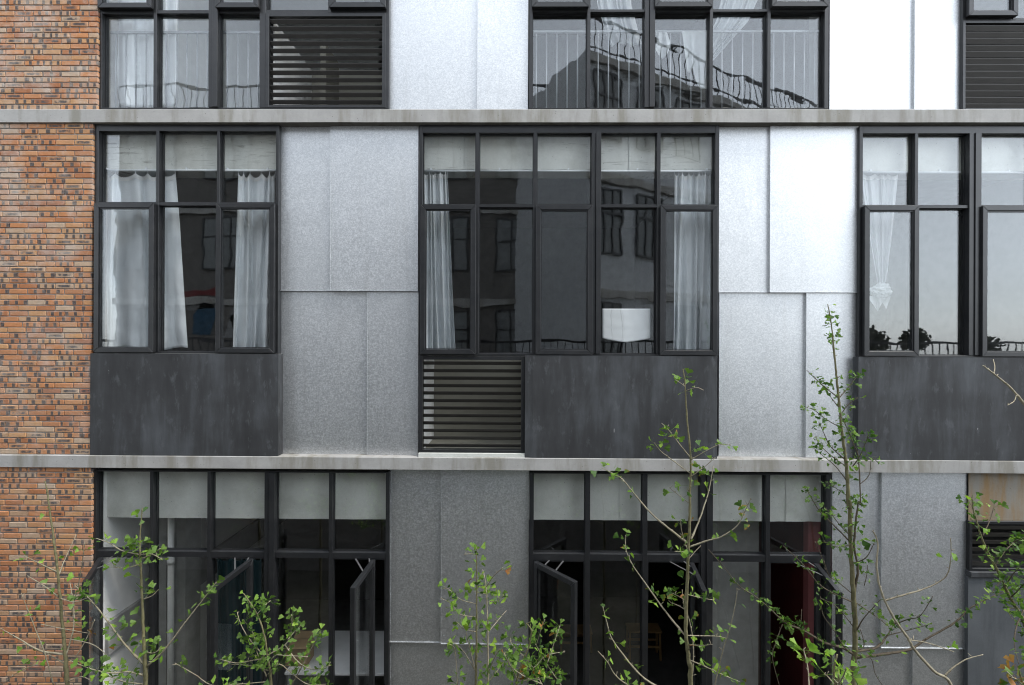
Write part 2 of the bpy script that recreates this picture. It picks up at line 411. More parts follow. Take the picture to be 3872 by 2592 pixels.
# galvanised cladding --------------------------------------------
def panel(px0, px1, py, z0, z1, y, lip=True):
    "a folded sheet tray: face, returned edges and a small lip along the bottom"
    x0, x1 = X(px0, py, y), X(px1, py, y)
    nx, nz = 6, 8; v = []; f = []
    for j in range(nz+1):
        for i in range(nx+1):
            a, b = i/nx, j/nz; e = (a*(1-a)*b*(1-b))*16
            v.append((x0+(x1-x0)*a, y + e*.003*noise.noise((x0+a*2, z0+b*2, 3.3)), z0+(z1-z0)*b))
    for j in range(nz):
        for i in range(nx): k = j*(nx+1)+i; f.append((k, k+1, k+nx+2, k+nx+1))
    mb = MB(); mb.v, mb.f = v, f
    d = .07
    mb.box(x0+.0005, x1-.0005, y+.004, y+d, z0+.0005, z1-.0005)
    if lip: mb.box(x0, x1, y-.007, y+.003, z0, z0+.010)
    mb.box(x0, x0+.005, y-.006, y+.003, z0+.012, z1)       # turned left edge
    for k in range(int((z1-z0)/.45)+1):
        zz = z0+.10+k*.45
        if zz < z1-.05:
            for xx in (x0+.035, x1-.03): mb.prism([(xx+.006*math.cos(t*math.pi/3), zz+.006*math.sin(t*math.pi/3)) for t in range(6)], 'y', y-.0025, y+.001)
    o = link('cladding_panel', mb.mesh('cladding_panel'), MAT['galv'], bld); return o
def backing(px0, px1, py, z0, z1):
    box('wall', MAT['grey'], bld, X(px0, py, .0)+.01, X(px1, py, 0)-.01, .085, .40, z0, z1)
PL, PR = .010, -.014                       # left panel, right panel proud of it
ZJ, ZJ2 = Z(1104, 1936, 0), Z(2437, 1936, 0)
# top storey
for a, s, b in ((1473, 1805, 1997), (3136, 3457, 3636)):
    panel(a, s, 230, B1T, B0B, PL, False); panel(s, b, 230, B1T, B0B, PR, False); backing(a, b, 230, B1T, B0B)
# middle storey
for a, s, s2, b in ((1055, 1249, 1388, 1581), (2718, 2911, 3047, 3246)):
    panel(a, s, 800, ZJ, B1B-.004, PL); panel(s, b, 800, ZJ, B1B-.004, PR)
    panel(a, s2, 1400, B2T+.002, ZJ-.004, PL+.016, False); panel(s2, b, 1400, B2T+.002, ZJ-.004, PR+.016, False)
    backing(a, b, 1000, B2T, B1B)
# ground storey
for a, s, s2, b in ((1475, 1667, 1800, 1999), (3145, 3331, 3449, 3657)):
    panel(a, s, 2150, ZJ2, B2B-.004, PL); panel(s, b, 2150, ZJ2, B2B-.004, PR)
    panel(a, s2, 2520, .05, ZJ2-.004, PL+.016, False); panel(s2, b, 2520, .05, ZJ2-.004, PR+.016, False)
    backing(a, b, 2150, 0, B2B)

# dark rendered spandrels -----------------------------------------
def spandrel(px0, px1, py0, py1, y=-.095, pyc=1530, zb=None):
    x0, x1, z1 = X(px0, pyc, y), X(px1, pyc, y), Z(py0, (px0+min(px1, W))/2, y); z0 = B2T+.001 if zb is None else zb
    n, m = 24, 12; v = []; f = []; r = .012
    for j in range(m+1):
        for i in range(n+1):
            a, b = i/n, j/m
            e = .0025*noise.noise((a*5, b*4, px0)) + .001*noise.noise((a*17, b*13, px0))
            v.append((x0+(x1-x0)*a, y+e + (r*.5 if i in (0, n) else 0), z0+(z1-z0)*b + (.002*noise.noise((a*9, 0, px0)) if j in (0, m) else 0)))
    for j in range(m):
        for i in range(n): k = j*(n+1)+i; f.append((k, k+1, k+n+2, k+n+1))
    mb = MB(); mb.v, mb.f = v, f; mb.box(x0, x1, y+.008, .30, z0, z1-.003)
    return mb.obj('spandrel', MAT['spandrel'], bld)
spandrel(339, 1050, 1338, 1722)
spandrel(1985, 2713, 1346, 1734)
spandrel(3247, 4800, 1352, 1742)

# ------------------------------------------------------------------ windows
YF = -.05
def sash(parent, w, h, t=.052, name='sash', glass=None, loc=None, rz=0.0, hinge=1):
    "mitred casement sash, origin at the hinge corner bottom; hinge=1: leaf runs to -x"
    s = -1 if hinge == 1 else 1
    r = MB(); y0, y1 = -.018, .030
    def fx(a): return s*a
    quads = [[(0, 0), (w, 0), (w-t, t), (t, t)], [(0, h), (t, h-t), (w-t, h-t), (w, h)], [(0, 0), (t, t), (t, h-t), (0, h)], [(w, 0), (w, h), (w-t, h-t), (w-t, t)]]
    for q in quads:
        cx = sum(p[0] for p in q)/4; cz = sum(p[1] for p in q)/4
        q = [(fx(p[0]+(cx-p[0])*.002), p[1]+(cz-p[1])*.0012) for p in q]
        r.prism(q, 'y', y0, y1)
    o = r.obj(name, MAT['frame'], parent, .0025, loc=loc); o.rotation_euler = (0, 0, rz)
    b = MB(); q = t+.011
    for a in (t+.0015, w-q): b.box(min(fx(a), fx(a+.010)), max(fx(a), fx(a+.010)), -.006, .024, t, h-t)
    for a in (t+.0015, h-q): b.box(min(fx(q), fx(w-q)), max(fx(q), fx(w-q)), -.006, .024, a, a+.010)
    return o, b, (min(fx(t+.011), fx(w-t-.011)), max(fx(t+.011), fx(w-t-.011)), t+.011, h-t-.011)
def pane(parent, x0, x1, y, z0, z1, glass, loc=None, rz=0):
    mb = MB().box(x0, x1, y, y+.008, z0, z1)
    # float glass is never perfectly plane: each pane leans a hair differently
    o = mb.obj('pane', glass, parent, loc=loc); o.rotation_euler = (0, 0, rz); return o

def window(px, pyc, ver, hor, cells, glass='glass', bigs=(), deep=.10, short=()):
    """ver: front faces of jambs and mullions (pixel ranges); hor: head, transoms, sill (pixel ranges, at column px).
    cells[row][col]: f fixed, s closed sash, ('o', hinge, angle) open sash, '-' nothing."""
    xs = [(X(a, pyc), X(b, pyc)) for a, b in ver]; zs = [(Z(b, px), Z(a, px)) for a, b in hor]
    g = MAT[glass]; x0, x1 = xs[0][0], xs[-1][1]; zt, zb = zs[0][1], zs[-1][0]
    fr = MB(); yb = YF+deep
    for a, b in (xs[0], xs[-1]): fr.box(a, b, YF, yb, zb, zt)
    for a, b in (zs[0], zs[-1]): fr.box(xs[0][1]+.0005, xs[-1][0]-.0005, YF+.002, yb, a, b)
    win = fr.obj('window', MAT['frame'], bld, .002)
    for i, (a, b) in enumerate(xs[1:-1]):
        yy = YF - (.022 if i+1 in bigs else 0)
        if i+1 in bigs:
            m_ = a + (b-a)*.45
            MB().box(a, m_-.002, yy+.012, yb-.002, zs[-1][1]+.0005, zs[0][0]-.0005).box(m_+.002, b, yy, yb-.004, zs[-1][1]+.0005, zs[0][0]-.0005).obj('mullion', MAT['frame'], win, .002)
        else:
            MB().box(a, b, yy, yb-.002, (zs[1][0] if i+1 in short else zs[-1][1])+.0005, zs[0][0]-.0005).obj('mullion', MAT['frame'], win, .002)
    for r, (a, b) in enumerate(zs[1:-1]):
        for c in range(len(xs)-1):
            if False: continue
            MB().prism([(YF+.004, a), (YF+.004, b-.006), (YF+.028, b), (yb-.004, b), (yb-.004, a)], 'x', xs[c][1]+.0005, xs[c+1][0]-.0005).obj('transom', MAT['frame'], win)
    for r, row in enumerate(cells):
        for c, k in enumerate(row):
            cx0, cx1, cz0, cz1 = xs[c][1], xs[c+1][0], zs[r+1][1], zs[r][0]
            tilt = random.uniform(-.0025, .0025)
            if k == 'f':
                pane(win, cx0+.001, cx1-.001, .008, cz0+.001, cz1-.001, g, rz=0)
                q = MB()
                for a, b in ((cx0, cx0+.008), (cx1-.008, cx1)): q.box(a, b, -.002, .0075, cz0, cz1)
                for a, b in ((cz0, cz0+.008), (cz1-.008, cz1)): q.box(cx0+.009, cx1-.009, -.002, .0075, a, b)
                q.obj('glazing_bead', MAT['frame'], win)
            elif k != '-':
                w, h = cx1-cx0+.020, cz1-cz0+.022
                if k == 's': hg, ang = 1, 0.0
                else: hg, ang, off = k[1], math.radians(k[2]), k[3]
                hx = cx1+.010 if hg == 1 else cx0-.010
                loc = (hx, YF-.032, cz0-.011)
                if k != 's': loc = (hx - hg*off, YF-.045, cz0-.011)
                rz = ang if hg == 1 else -ang
                o, bead, (a, b, c0, c1) = sash(win, w, h, loc=loc, rz=rz, hinge=hg)
                bead.obj('glazing_bead', MAT['frame'], win, loc=loc).rotation_euler = (0, 0, rz)
                pane(win, a, b, .010, c0, c1, g, loc=loc, rz=rz)
                # frame rebate left behind the leaf
                q = MB()
                for a, b in ((cx0, cx0+.014), (cx1-.014, cx1)): q.box(a, b, YF+.006, YF+.04, cz0, cz1)
                for a, b in ((cz0, cz0+.014), (cz1-.014, cz1)): q.box(cx0+.0145, cx1-.0145, YF+.006, YF+.04, a, b)
                q.obj('rebate', MAT['frame'], win)
                if k != 's':
                    sgn = -1 if hg == 1 else 1; zt_ = cz1 - .006
                    tip = Vector(loc) + Vector((sgn*math.cos(ang)*.30, -math.sin(ang)*.30, 0)); tip.z = zt_
                    mid = Vector(loc) + Vector((sgn*math.cos(ang)*.13, -math.sin(ang)*.13, 0)); mid.z = zt_
                    q = MB(); q.bar((hx+sgn*.36, YF+.02, zt_), tip, .016, .003); q.bar((hx+sgn*.20, YF+.02, zt_+.004), mid, .016, .003)
                    q.bar((hx+sgn*.03, YF+.02, zt_-.003), (hx+sgn*.40, YF+.02, zt_-.003), .018, .003)
                    q.obj('stay', MAT['stay'], win)
    return win, xs, zs
HEADT = lambda px: 0
# A  top storey beside the brick
ver_a = [(372, 385), (580, 592), (790, 826), (981, 994), (1186, 1198), (1458, 1471)]
# top storey windows carry on above the frame: transom rows continue upward
def up(pys): return pys
winA, xa, za = window(900, 200, [(372, 385), (580, 592), (790, 826), (981, 1004), (1240, 1252), (1458, 1471)],
    [(-870, -850), (36, 50), (407, 412)], [['s', 'f', 's', 'f', 's'], ['f', 'f', 'f', '-', '-']], 'glass', (2,), short=(4,))
winB, xb, zb_ = window(2560, 200, [(2001, 2014), (2220, 2232), (2438, 2475), (2684, 2696), (2902, 2914), (3118, 3133)],
    [(-870, -850), (33, 44), (408, 412)], [['s', 'f', 's', 'f', 's'], ['f', 'f', 'f', 'f', 'f']], 'glass_wavy', (2,))
winC, xc_, zc_ = window(3800, 200, [(3639, 3652), (3830, 3842), (4040, 4052), (4250, 4262)],
    [(-860, -842), (66, 76), (416, 420)], [['s', 'f', 's'], ['-', '-', '-']], 'glass', (), short=(1, 2))
# D E G  middle storey
winD, xd, zd = window(700, 900, [(357, 372), (589, 600), (819, 829), (1042, 1053)],
    [(472, 496), (763, 777), (1330, 1337)], [['f', 'f', 'f'], ['s', 'f', 's']], 'glass', ())
winE, xe, ze = window(2150, 900, [(1584, 1597), (1797, 1811), (2016, 2030), (2236, 2271), (2484, 2497), (2704, 2718)],
    [(474, 503), (771, 784), (1338, 1346)], [['f']*5, ['s', 'f', 's', 'f', 's']], 'glass', (3,))
winG, xg, zg = window(3560, 900, [(3249, 3262), (3459, 3471), (3662, 3704), (3915, 3928), (4140, 4153), (4380, 4395)],
    [(478, 505), (774, 787), (1344, 1352)], [['f']*5, ['s', 'f', 's', 'f', 's']], 'glass', (2,))
# H I  lower storey, casements standing open
winH, xh, zh = window(900, 2000, [(347, 362), (566, 578), (783, 795), (1001, 1040), (1243, 1256), (1458, 1472)],
    [(1782, 1787), (2087, 2109), (2950, 2965)], [['f']*5, [('o', -1, 60, .10), 'f', ('o', 1, 87, .13), 'f', ('o', 1, 88, .13)]], 'glass', (3,))
winI, xi, zi = window(2560, 2000, [(2002, 2016), (2213, 2231), (2430, 2448), (2650, 2693), (2896, 2912), (3124, 3141)],
    [(1790, 1795), (2098, 2124), (2950, 2965)], [['f']*5, [('o', -1, 49, .03), 'f', ('o', 1, 81, .12), 'f', ('o', 1, 76, .14)]], 'glass', (3,))

# ------------------------------------------------------------------ louvres
def louvre(px0, px1, pyc, py0, py1, n, px, frame=.040, tilt=38, slat=.046, mat='slat', y=YF-.004, name='louvre'):
    x0, x1, z1, z0 = X(px0, pyc), X(px1, pyc), Z(py0, px), Z(py1, px)
    fr = MB(); fr.box(x0, x0+frame, y, y+.10, z0, z1).box(x1-frame, x1, y, y+.10, z0, z1)
    fr.box(x0+frame+.0005, x1-frame-.0005, y+.001, y+.10, z0, z0+frame*.7).box(x0+frame+.0005, x1-frame-.0005, y+.001, y+.10, z1-frame, z1)
    lv = fr.obj(name, MAT['frame'], bld, .002)
    za, zb = z0+frame*.7, z1-frame; pit = (zb-za)/n
    t = math.radians(tilt)
    sm = MB(); L = x1-x0-2*frame-.004
    # blade: top edge forward, a little folded lip on top
    c, s = math.cos(t), math.sin(t)
    prof = [(0, 0), (-.0, .004), (.006, .004), (slat*s, -slat*c+.004), (slat*s-.004, -slat*c), (.002, -.004)]
    sm.prism(prof, 'x', 0, L); me = sm.mesh('slat'); me.materials.append(MAT[mat])
    for i in range(n):
        link('slat', me, None, lv, (x0+frame+.002, y+.018+random.uniform(-.001, .001), za+pit*(i+.72)))
    return lv, (x0, x1, z0, z1)
lvA, la = louvre(1004, 1458, 230, 50, 407, 12, 1240)
lvC, lc = louvre(3640, 4250, 250, 78, 417, 13, 3800, .03, 30, .055)
lvF, lf = louvre(1584, 1984, 1530, 1348, 1712, 12, 1780)
lvK, lk = louvre(3664, 4600, 2060, 1972, 2158, 6, 3800, .035, 25, .05)
box('sill', MAT['lintel'], bld, X(1584, 1716), X(1984, 1716), -.085, .10, B2T+.001, Z(1713, 1780)-.001)

# ------------------------------------------------------------------ concrete beams seen behind the glass
def lintel(px0, px1, pyc, py1, px, ztop, mat='lintel', y=.10):
    x0, x1 = X(px0, pyc, y), X(px1, pyc, y); z0 = Z(py1, px, y)
    n = 30; v = []; f = []
    mb = MB()
    for i in range(n+1):
        x = x0+(x1-x0)*i/n; e = .004*noise.noise((x*6, z0, 1)) + .002*noise.noise((x*23, z0, 5))
        v += [(x, y, z0+e), (x, y, ztop), (x, .40, ztop), (x, .40, z0+e)]
    for i in range(n):
        for k in range(4): a = i*4+k; b = i*4+(k+1) % 4; f.append((a, b, b+4, a+4))
    mb.v, mb.f = v, f
    return mb.obj('lintel', MAT[mat], bld)
lintel(340, 1070, 570, 641, 700, B1B-.001, 'lintel_grain')
for a, b in ((1570, 1754), (1756, 2376), (2378, 2735)): lintel(a, b, 570, 642, 2150, B1B-.001, 'lintel_grain')
lintel(3235, 4600, 570, 648, 3560, B1B-.001, 'lintel')
lintel(330, 1490, 1880, 1961, 900, B2B-.001)
for a, b in ((1985, 2340), (2342, 2968), (2970, 3160)): lintel(a, b, 1880, 1970, 2560, B2B-.001)
o = lintel(3662, 4800, 1880, 1972, 3770, B2B-.001, 'lintel_rust', -.03)
# lower right: ledge and dark render under the louvre
x0 = X(3660, 2400)
box('ledge', MAT['spandrel'], bld, x0, XR, -.085, .3, Z(2180, 3760), Z(2160, 3760), .004)
zl = Z(2180, 3760)
sp_ = spandrel(3662, 4900, 2182, 2592, -.06, 2400, zb=.02); sp_.data.materials[0] = m_conc('blue_grey_render', (.10, .108, .115), (.15, .16, .168), (.07, .075, .08), 1.6, .6, True, False)
sp_['label'] = 'lighter blue grey rendered panel under the small louvre'
box('plinth', MAT['grey'], bld, X(340, 2900), X(1475, 2900), -.04, .3, 0, zh[-1][0]-.001); box('plinth', MAT['grey'], bld, X(1999, 2900), X(3143, 2900), -.04, .3, 0, zi[-1][0]-.001)
box('sill', MAT['seal'], bld, xd[0][0], xd[-1][1], -.055, .05, Z(1340, 700), zd[-1][0]-.0005)
box('sill', MAT['frame'], bld, xe[0][0], xe[-1][1], -.053, .05, Z(1348, 2150), ze[-1][0]-.0005)
box('sill', MAT['frame'], bld, xg[0][0], xg[-1][1], -.053, .05, Z(1355, 3560), zg[-1][0]-.0005)

# ------------------------------------------------------------------ rooms behind
def room(xa, xb, z0, z1, left, right, back, yb, ceil='white', flo='floor'):
    e = .006
    if left: box('partition', MAT[left], bld, xa-.06, xa, .42, yb, z0+e, z1-e)
    if right: box('partition', MAT[right], bld, xb, xb+.06, .42, yb, z0+e, z1-e)
    if back: box('partition', MAT[back], bld, xa-.06, xb+.06, yb+.002, yb+.06, z0+e, z1-e)
    if ceil: box('ceiling', MAT[ceil], bld, xa, xb, .42, yb, z1-.02, z1-e)
    if flo: box('flooring', MAT[flo], bld, xa, xb, .12, yb, z0+.001, z0+.012)
room(xa[0][0]-.05, xa[3][1], B1T, B0B, 'white', None, 'white', 4.2)
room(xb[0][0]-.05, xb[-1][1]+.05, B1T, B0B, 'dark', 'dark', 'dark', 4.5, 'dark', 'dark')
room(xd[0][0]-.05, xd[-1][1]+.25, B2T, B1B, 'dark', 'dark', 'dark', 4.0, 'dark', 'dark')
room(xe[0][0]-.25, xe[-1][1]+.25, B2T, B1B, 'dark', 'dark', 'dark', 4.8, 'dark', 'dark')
room(xg[0][0]-.25, xg[-1][1]+.05, B2T, B1B, 'grey', 'grey', 'grey', 4.0, 'grey', 'dark')
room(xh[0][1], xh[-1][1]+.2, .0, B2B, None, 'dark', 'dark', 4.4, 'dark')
box('partition', MAT['white'], bld, xh[0][1]-.06, xh[0][1], .056, 4.4, .02, B2B-.03)
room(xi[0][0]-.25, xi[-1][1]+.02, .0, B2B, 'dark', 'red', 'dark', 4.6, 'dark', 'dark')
# louvre closets
def closet(bx, z0, z1, depth, left, back, flo):
    x0, x1 = bx
    box('partition', MAT[left], bld, x0-.04, x0+.035, .06, depth, z0, z1); box('partition', MAT[back], bld, x1-.035, x1+.03, .06, depth, z0, z1)
    box('partition', MAT[back], bld, x0-.04, x1+.03, depth+.001, depth+.05, z0, z1)
    box('closet_floor', MAT[flo], bld, x0+.036, x1-.036, .06, depth, z0-.05, z0+.006)
closet(lf[:2], lf[2], ze[-1][0]-.03, .75, 'white', 'olive', 'olive')
closet(la[:2], la[2], za[1][0], 1.1, 'white', 'olive', 'dark')
box('beam', MAT['olive'], bld, la[0]+.40, la[0]+.47, .5, .95, la[2], la[3])
closet(lc[:2], lc[2], zc_[1][0], .8, 'dark', 'dark', 'dark')
closet(lk[:2], lk[2], lk[3], .8, 'dark', 'dark', 'dark')

# ------------------------------------------------------------------ things inside: rails, curtains
def rail(px0, px1, py, px, y, label):
    x0, x1, z = X(px0, py, y), X(px1, py, y), Z(py, px, y)
    o = MB().tube([(x0, y, z), (x1, y, z)], .012, 8).obj('curtain_rail', MAT['rail'], None, smooth=True)
    tag(o, label, 'curtain rail')
    for k in range(5):
        x = x0+.12+(x1-x0-.24)*k/4
        MB().box(x-.008, x+.008, y-.008, y+.02, z+.010, z+.03).obj('bracket', MAT['rail'], o)
    return o
rail(362, 1050, 645, 700, .062, 'white curtain rail in the window beside the brick pier')
rail(1590, 2712, 647, 2150, .062, 'white curtain rail across the five-light centre window')
rail(3252, 4380, 653, 3560, .062, 'white curtain rail over the knotted curtain')

def curtain(top, bot, py0, py1, y, folds, seed, label, mat='cloth', amp=.030, hooks=6, tape=18, flare=.35, cat='curtain', name='curtain', scal=9, shape=None, nx=110, nz=60, hem=6):
    "top / bot: pixel ranges; folds: how many; the header droops between hooks"
    rr = random.Random(seed); ph = [rr.uniform(0, 6.28) for _ in range(8)]
    fw = [rr.uniform(.7, 1.35) for _ in range(8)]
    hk = sorted([0, 1] + [(k + rr.uniform(-.3, .3))/hooks for k in range(1, hooks)])
    def droop(s):
        for a, b in zip(hk, hk[1:]):
            if a <= s <= b and b > a: t = (s-a)/(b-a); return 4*t*(1-t)*min(1.0, (b-a)*hooks)
        return 0
    def at(s, t, off=0.0):
        xa = top[0]+(bot[0]-top[0])*t; xb_ = top[1]+(bot[1]-top[1])*t
        if shape: xa, xb_ = shape(t)
        warp = s + .035*math.sin(6.3*s*1.7+ph[0]+t*1.3) + .02*math.sin(11*s+ph[1]-t*2.1)
        px = xa+(xb_-xa)*max(-.02, min(1.02, warp))
        py = py0 + (py1-py0)*t + droop(s)*scal*max(0, 1-t*7) + (hem*math.sin(9*s+ph[2]) + .6*hem*math.sin(21*s+ph[3]))*max(0, t-.9)*10*.5
        a = folds*2*math.pi*s
        z1 = math.sin(a*fw[0]+ph[4]+t*.9) ; z2 = math.sin(a*1.9*fw[1]+ph[5]-t*1.6)*(.55-.3*t); z3 = math.sin(a*.43+ph[6]+t*2.2)*.5
        f = z1+z2+z3; f = math.copysign(abs(f)**.8, f)
        cr = noise.noise((s*7+seed, t*5, seed*.7))*.55*(.2+t) + noise.noise((s*18, t*13+seed, 2))*.16*(.3+t)
        yy = y + off - amp*(f*(.55+.45*t) + cr*1.1) 
        return P(px, py, max(.046+off, yy))
    v = []; f = []
    for j in range(nz+1):
        for i in range(nx+1): v.append(tuple(at(i/nx, j/nz)))
    for j in range(nz):
        for i in range(nx): k = j*(nx+1)+i; f.append((k, k+nx+1, k+nx+2, k+1))
    mb = MB(); mb.v, mb.f = v, f
    o = mb.obj(name, MAT[mat], None, smooth=True); tag(o, label, cat)
    sd = o.modifiers.new('thickness', 'SOLIDIFY'); sd.thickness = .0015
    if tape:
        v = []; f = []; tt = tape/(py1-py0)
        for j in range(4):
            for i in range(nx+1): v.append(tuple(at(i/nx, tt*j/3, -.004)))
        for j in range(3):
            for i in range(nx): k = j*(nx+1)+i; f.append((k, k+nx+1, k+nx+2, k+1))
        mb = MB(); mb.v, mb.f = v, f; mb.obj('header_tape', MAT['tape'], o, smooth=True)
        for s in hk:
            p = at(s, 0.0); MB().tube([p+Vector((0, 0, -.01)), p+Vector((0, 0, .022))], .004, 6).obj('hook', MAT['rail'], o)
    return o
YC = .16
curtain((384, 662), (372, 704), 655, 1322, YC, 4.2, 3, 'wide grey curtain beside the brick pier in the three-light window', amp=.050, hooks=5, scal=16, hem=10)
curtain((896, 1046), (880, 1026), 655, 1324, YC, 3.2, 8, 'narrow grey curtain on the steel side of the three-light window', amp=.050, hooks=5, scal=18)
curtain((1600, 1697), (1607, 1724), 656, 1326, YC, 4.0, 15, 'gathered grey curtain at the louvre end of the centre window', amp=.050, hooks=6, scal=6, nx=90)
curtain((2549, 2690), (2541, 2681), 656, 1328, YC, 4.6, 21, 'grey curtain hanging beside the white paper sheet', amp=.050, hooks=8, scal=12)
curtain((392, 545), (392, 640), -800, 404, .16, 3.0, 31, 'pale curtain at the brick end of the top storey window', amp=.04, tape=0, nz=90)
curtain((610, 690), (600, 672), -800, 404, .16, 1.6, 37, 'pale curtain strip next to the inner railing, top storey', amp=.035, tape=0, nz=90)
# knotted curtain in the right window
def knot_shape(t):
    e = t**1.15; return 3254+(3318-3254)*e, 3392+(3350-3392)*e
o = curtain((3254, 3392), (3318, 3350), 657, 1070, .17, 4.0, 44, 'sheer white curtain tied in a knot, behind reflecting glass', 'sheer', .022, 6, 18, shape=knot_shape, scal=10, hem=0)
bm = bmesh.new(); bmesh.ops.create_icosphere(bm, subdivisions=4, radius=1)
kc = P(3328, 1100, .17)
for vv in bm.verts:
    d = vv.co.normalized(); rr_ = 1 + .28*noise.noise(d*2.2) + .14*noise.noise(d*5.1+Vector((3, 0, 0)))
    vv.co = kc + Vector((d.x*.115*rr_, d.y*.07*rr_, d.z*.085*rr_ + .03*d.x*d.z))
me = bpy.data.meshes.new('knot'); bm.to_mesh(me); bm.free()
link('knot', me, MAT['sheer'], o)
v = []; f = []
for j in range(13):
    for i in range(25):
        s, t = i/24, j/12; w_ = 62 - 34*t
        p = P(3322 + (s-.5)*w_*1.5 + 8*t, 1120 + 42*t + 14*math.sin(s*7)*t, .17 - .02*math.sin(s*13+t*2))
        v.append(tuple(p))
for j in range(12):
    for i in range(24): k = j*25+i; f.append((k, k+25, k+26, k+1))
mb = MB(); mb.v, mb.f = v, f; mb.obj('tail', MAT['sheer'], o, smooth=True)
# top centre window: plastic sheets swept aside
def sweep(a, b):
    def sh(t):
        import bisect
        k = t*(len(a)-1); i = min(int(k), len(a)-2); u = k-i
        return a[i]+(a[i+1]-a[i])*u, b[i]+(b[i+1]-b[i])*u
    return sh
curtain((2240, 2390), (2240, 2390), -420, 170, .20, 4, 51, 'clear plastic sheet bunched behind the top centre glass, darker side', 'film', .03, tape=0, hem=12, shape=sweep([2180, 2215, 2235, 2255, 2300], [2420, 2385, 2378, 2385, 2425]))
curtain((2700, 2900), (2650, 2700), -420, 250, .20, 4, 57, 'clear plastic sheet swept diagonally behind the top centre glass', 'film', .03, tape=0, hem=4, shape=sweep([2870, 2790, 2740, 2700, 2620], [3000, 2950, 2905, 2830, 2680]))
# interior guard railings of the top storey
def guard(px0, px1, py, step, px, label, y=.115):
    x0, x1, z = X(px0, py, y), X(px1, py, y), Z(py, px, y)
    o = MB().box(x0, x1, y-.012, y+.012, z-.012, z+.012).obj('guard_railing', MAT['steel']); tag(o, label, 'railing')
    n = int((px1-px0)/step); zb = B1T+.012
    me = MB().tube([(0, 0, zb), (0, 0, z-.012)], .0085, 8).mesh('baluster', smooth=True); me.materials.append(MAT['steel'])
    for i in range(n+1): link('baluster', me, None, o, (X(px0+12+i*step, py, y), y, 0))
    return o
guard(388, 990, 124, 38.5, 700, 'thin steel guard railing behind the glass beside the brick pier')
guard(2016, 3112, 121, 39, 2560, 'thin steel guard railing behind the top centre window')
def cloth_over(pxs, pys, y, seed, label):
    "washing thrown over the rail: a front drop with uneven hem"
    rr = random.Random(seed); v = []; f = []; nx, nz = 40, 30; a = rr.uniform(0, 6)
    for j in range(nz+1):
        for i in range(nx+1):
            s, t = i/nx, j/nz
            bot = pys[1] + (pys[2]-pys[1])*s + 22*math.sin(s*8+a)
            pxx = pxs[0]+(pxs[1]-pxs[0])*s + 14*t*math.sin(5*s+a) + (pxs[2])*t
            yy = y - .022*math.sin(s*13+a+t*1.5)*(.4+t) - .012*noise.noise((s*6, t*5, seed))
            v.append(tuple(P(pxx, pys[0]+(bot-pys[0])*t, yy)))
    for j in range(nz):
        for i in range(nx): k = j*(nx+1)+i; f.append((k, k+nx+1, k+nx+2, k+1))
    mb = MB(); mb.v, mb.f = v, f; o = mb.obj('hanging_cloth', MAT['laundry'], None, smooth=True)
    o.modifiers.new('thickness', 'SOLIDIFY').thickness = .002
    return tag(o, label, 'laundry')
cloth_over((2578, 2672, 8), (119, 250, 330), .090, 3, 'pale cloth with a ragged hem hung over the top storey railing')
cloth_over((2480, 2522, 6), (123, 215, 185), .090, 5, 'small crumpled white cloth on the railing by the thick mullion')
p = P(875, 404, .75); t = empty('cardboard_box', (p.x, .75, B1T+.012)); tag(t, 'beige carton on the floor behind the top storey railing', 'box')
MB().box(-.12, .12, -.12, .12, 0, .24).obj('carton', MAT['card'], t, .003); MB().box(-.125, .125, -.02, .02, .2405, .243).obj('tape', MAT['tape'], t)
p = P(800, 400, .85); bm = bmesh.new(); bmesh.ops.create_cone(bm, cap_ends=True, segments=20, radius1=.21, radius2=.03, depth=.44)
bmesh.ops.subdivide_edges(bm, edges=list(bm.edges), cuts=3, use_grid_fill=True)
for vv in bm.verts: vv.co *= 1 + .16*noise.noise(vv.co*7)
me = bpy.data.meshes.new('blue_bag'); bm.to_mesh(me); bm.free()
tag(link('blue_bag', me, MAT['blue'], None, (p.x, .85, B1T+.24)), 'light blue sack slumped behind the top storey railing', 'bag')
# paper sheet taped inside the centre window
v = []; f = []; n = 24
for j in range(n+1):
    for i in range(n+1):
        s, t = i/n, j/n
        dip = 12*(1-abs(2*s-1)) if t > 0 else 0
        py = 1168 + (1284-1168)*t + dip*t + (5*(s**8+(1-s)**8))*-t
        yy = .040 - .006*abs(math.sin(math.pi*s))*1.0 + .012*abs(2*s-1)*0 + .003*noise.noise((s*6, t*5, 1))
        v.append(tuple(P(2277+(2459-2277)*s, py, yy)))
for j in range(n):
    for i in range(n): k = j*(n+1)+i; f.append((k, k+n+1, k+n+2, k+1))
mb = MB(); mb.v, mb.f = v, f; o = mb.obj('paper_sheet', MAT['paper'], None, smooth=True); o.modifiers.new('thickness', 'SOLIDIFY').thickness = .001
tag(o, 'white sheet of paper with a centre crease taped inside the window', 'paper')

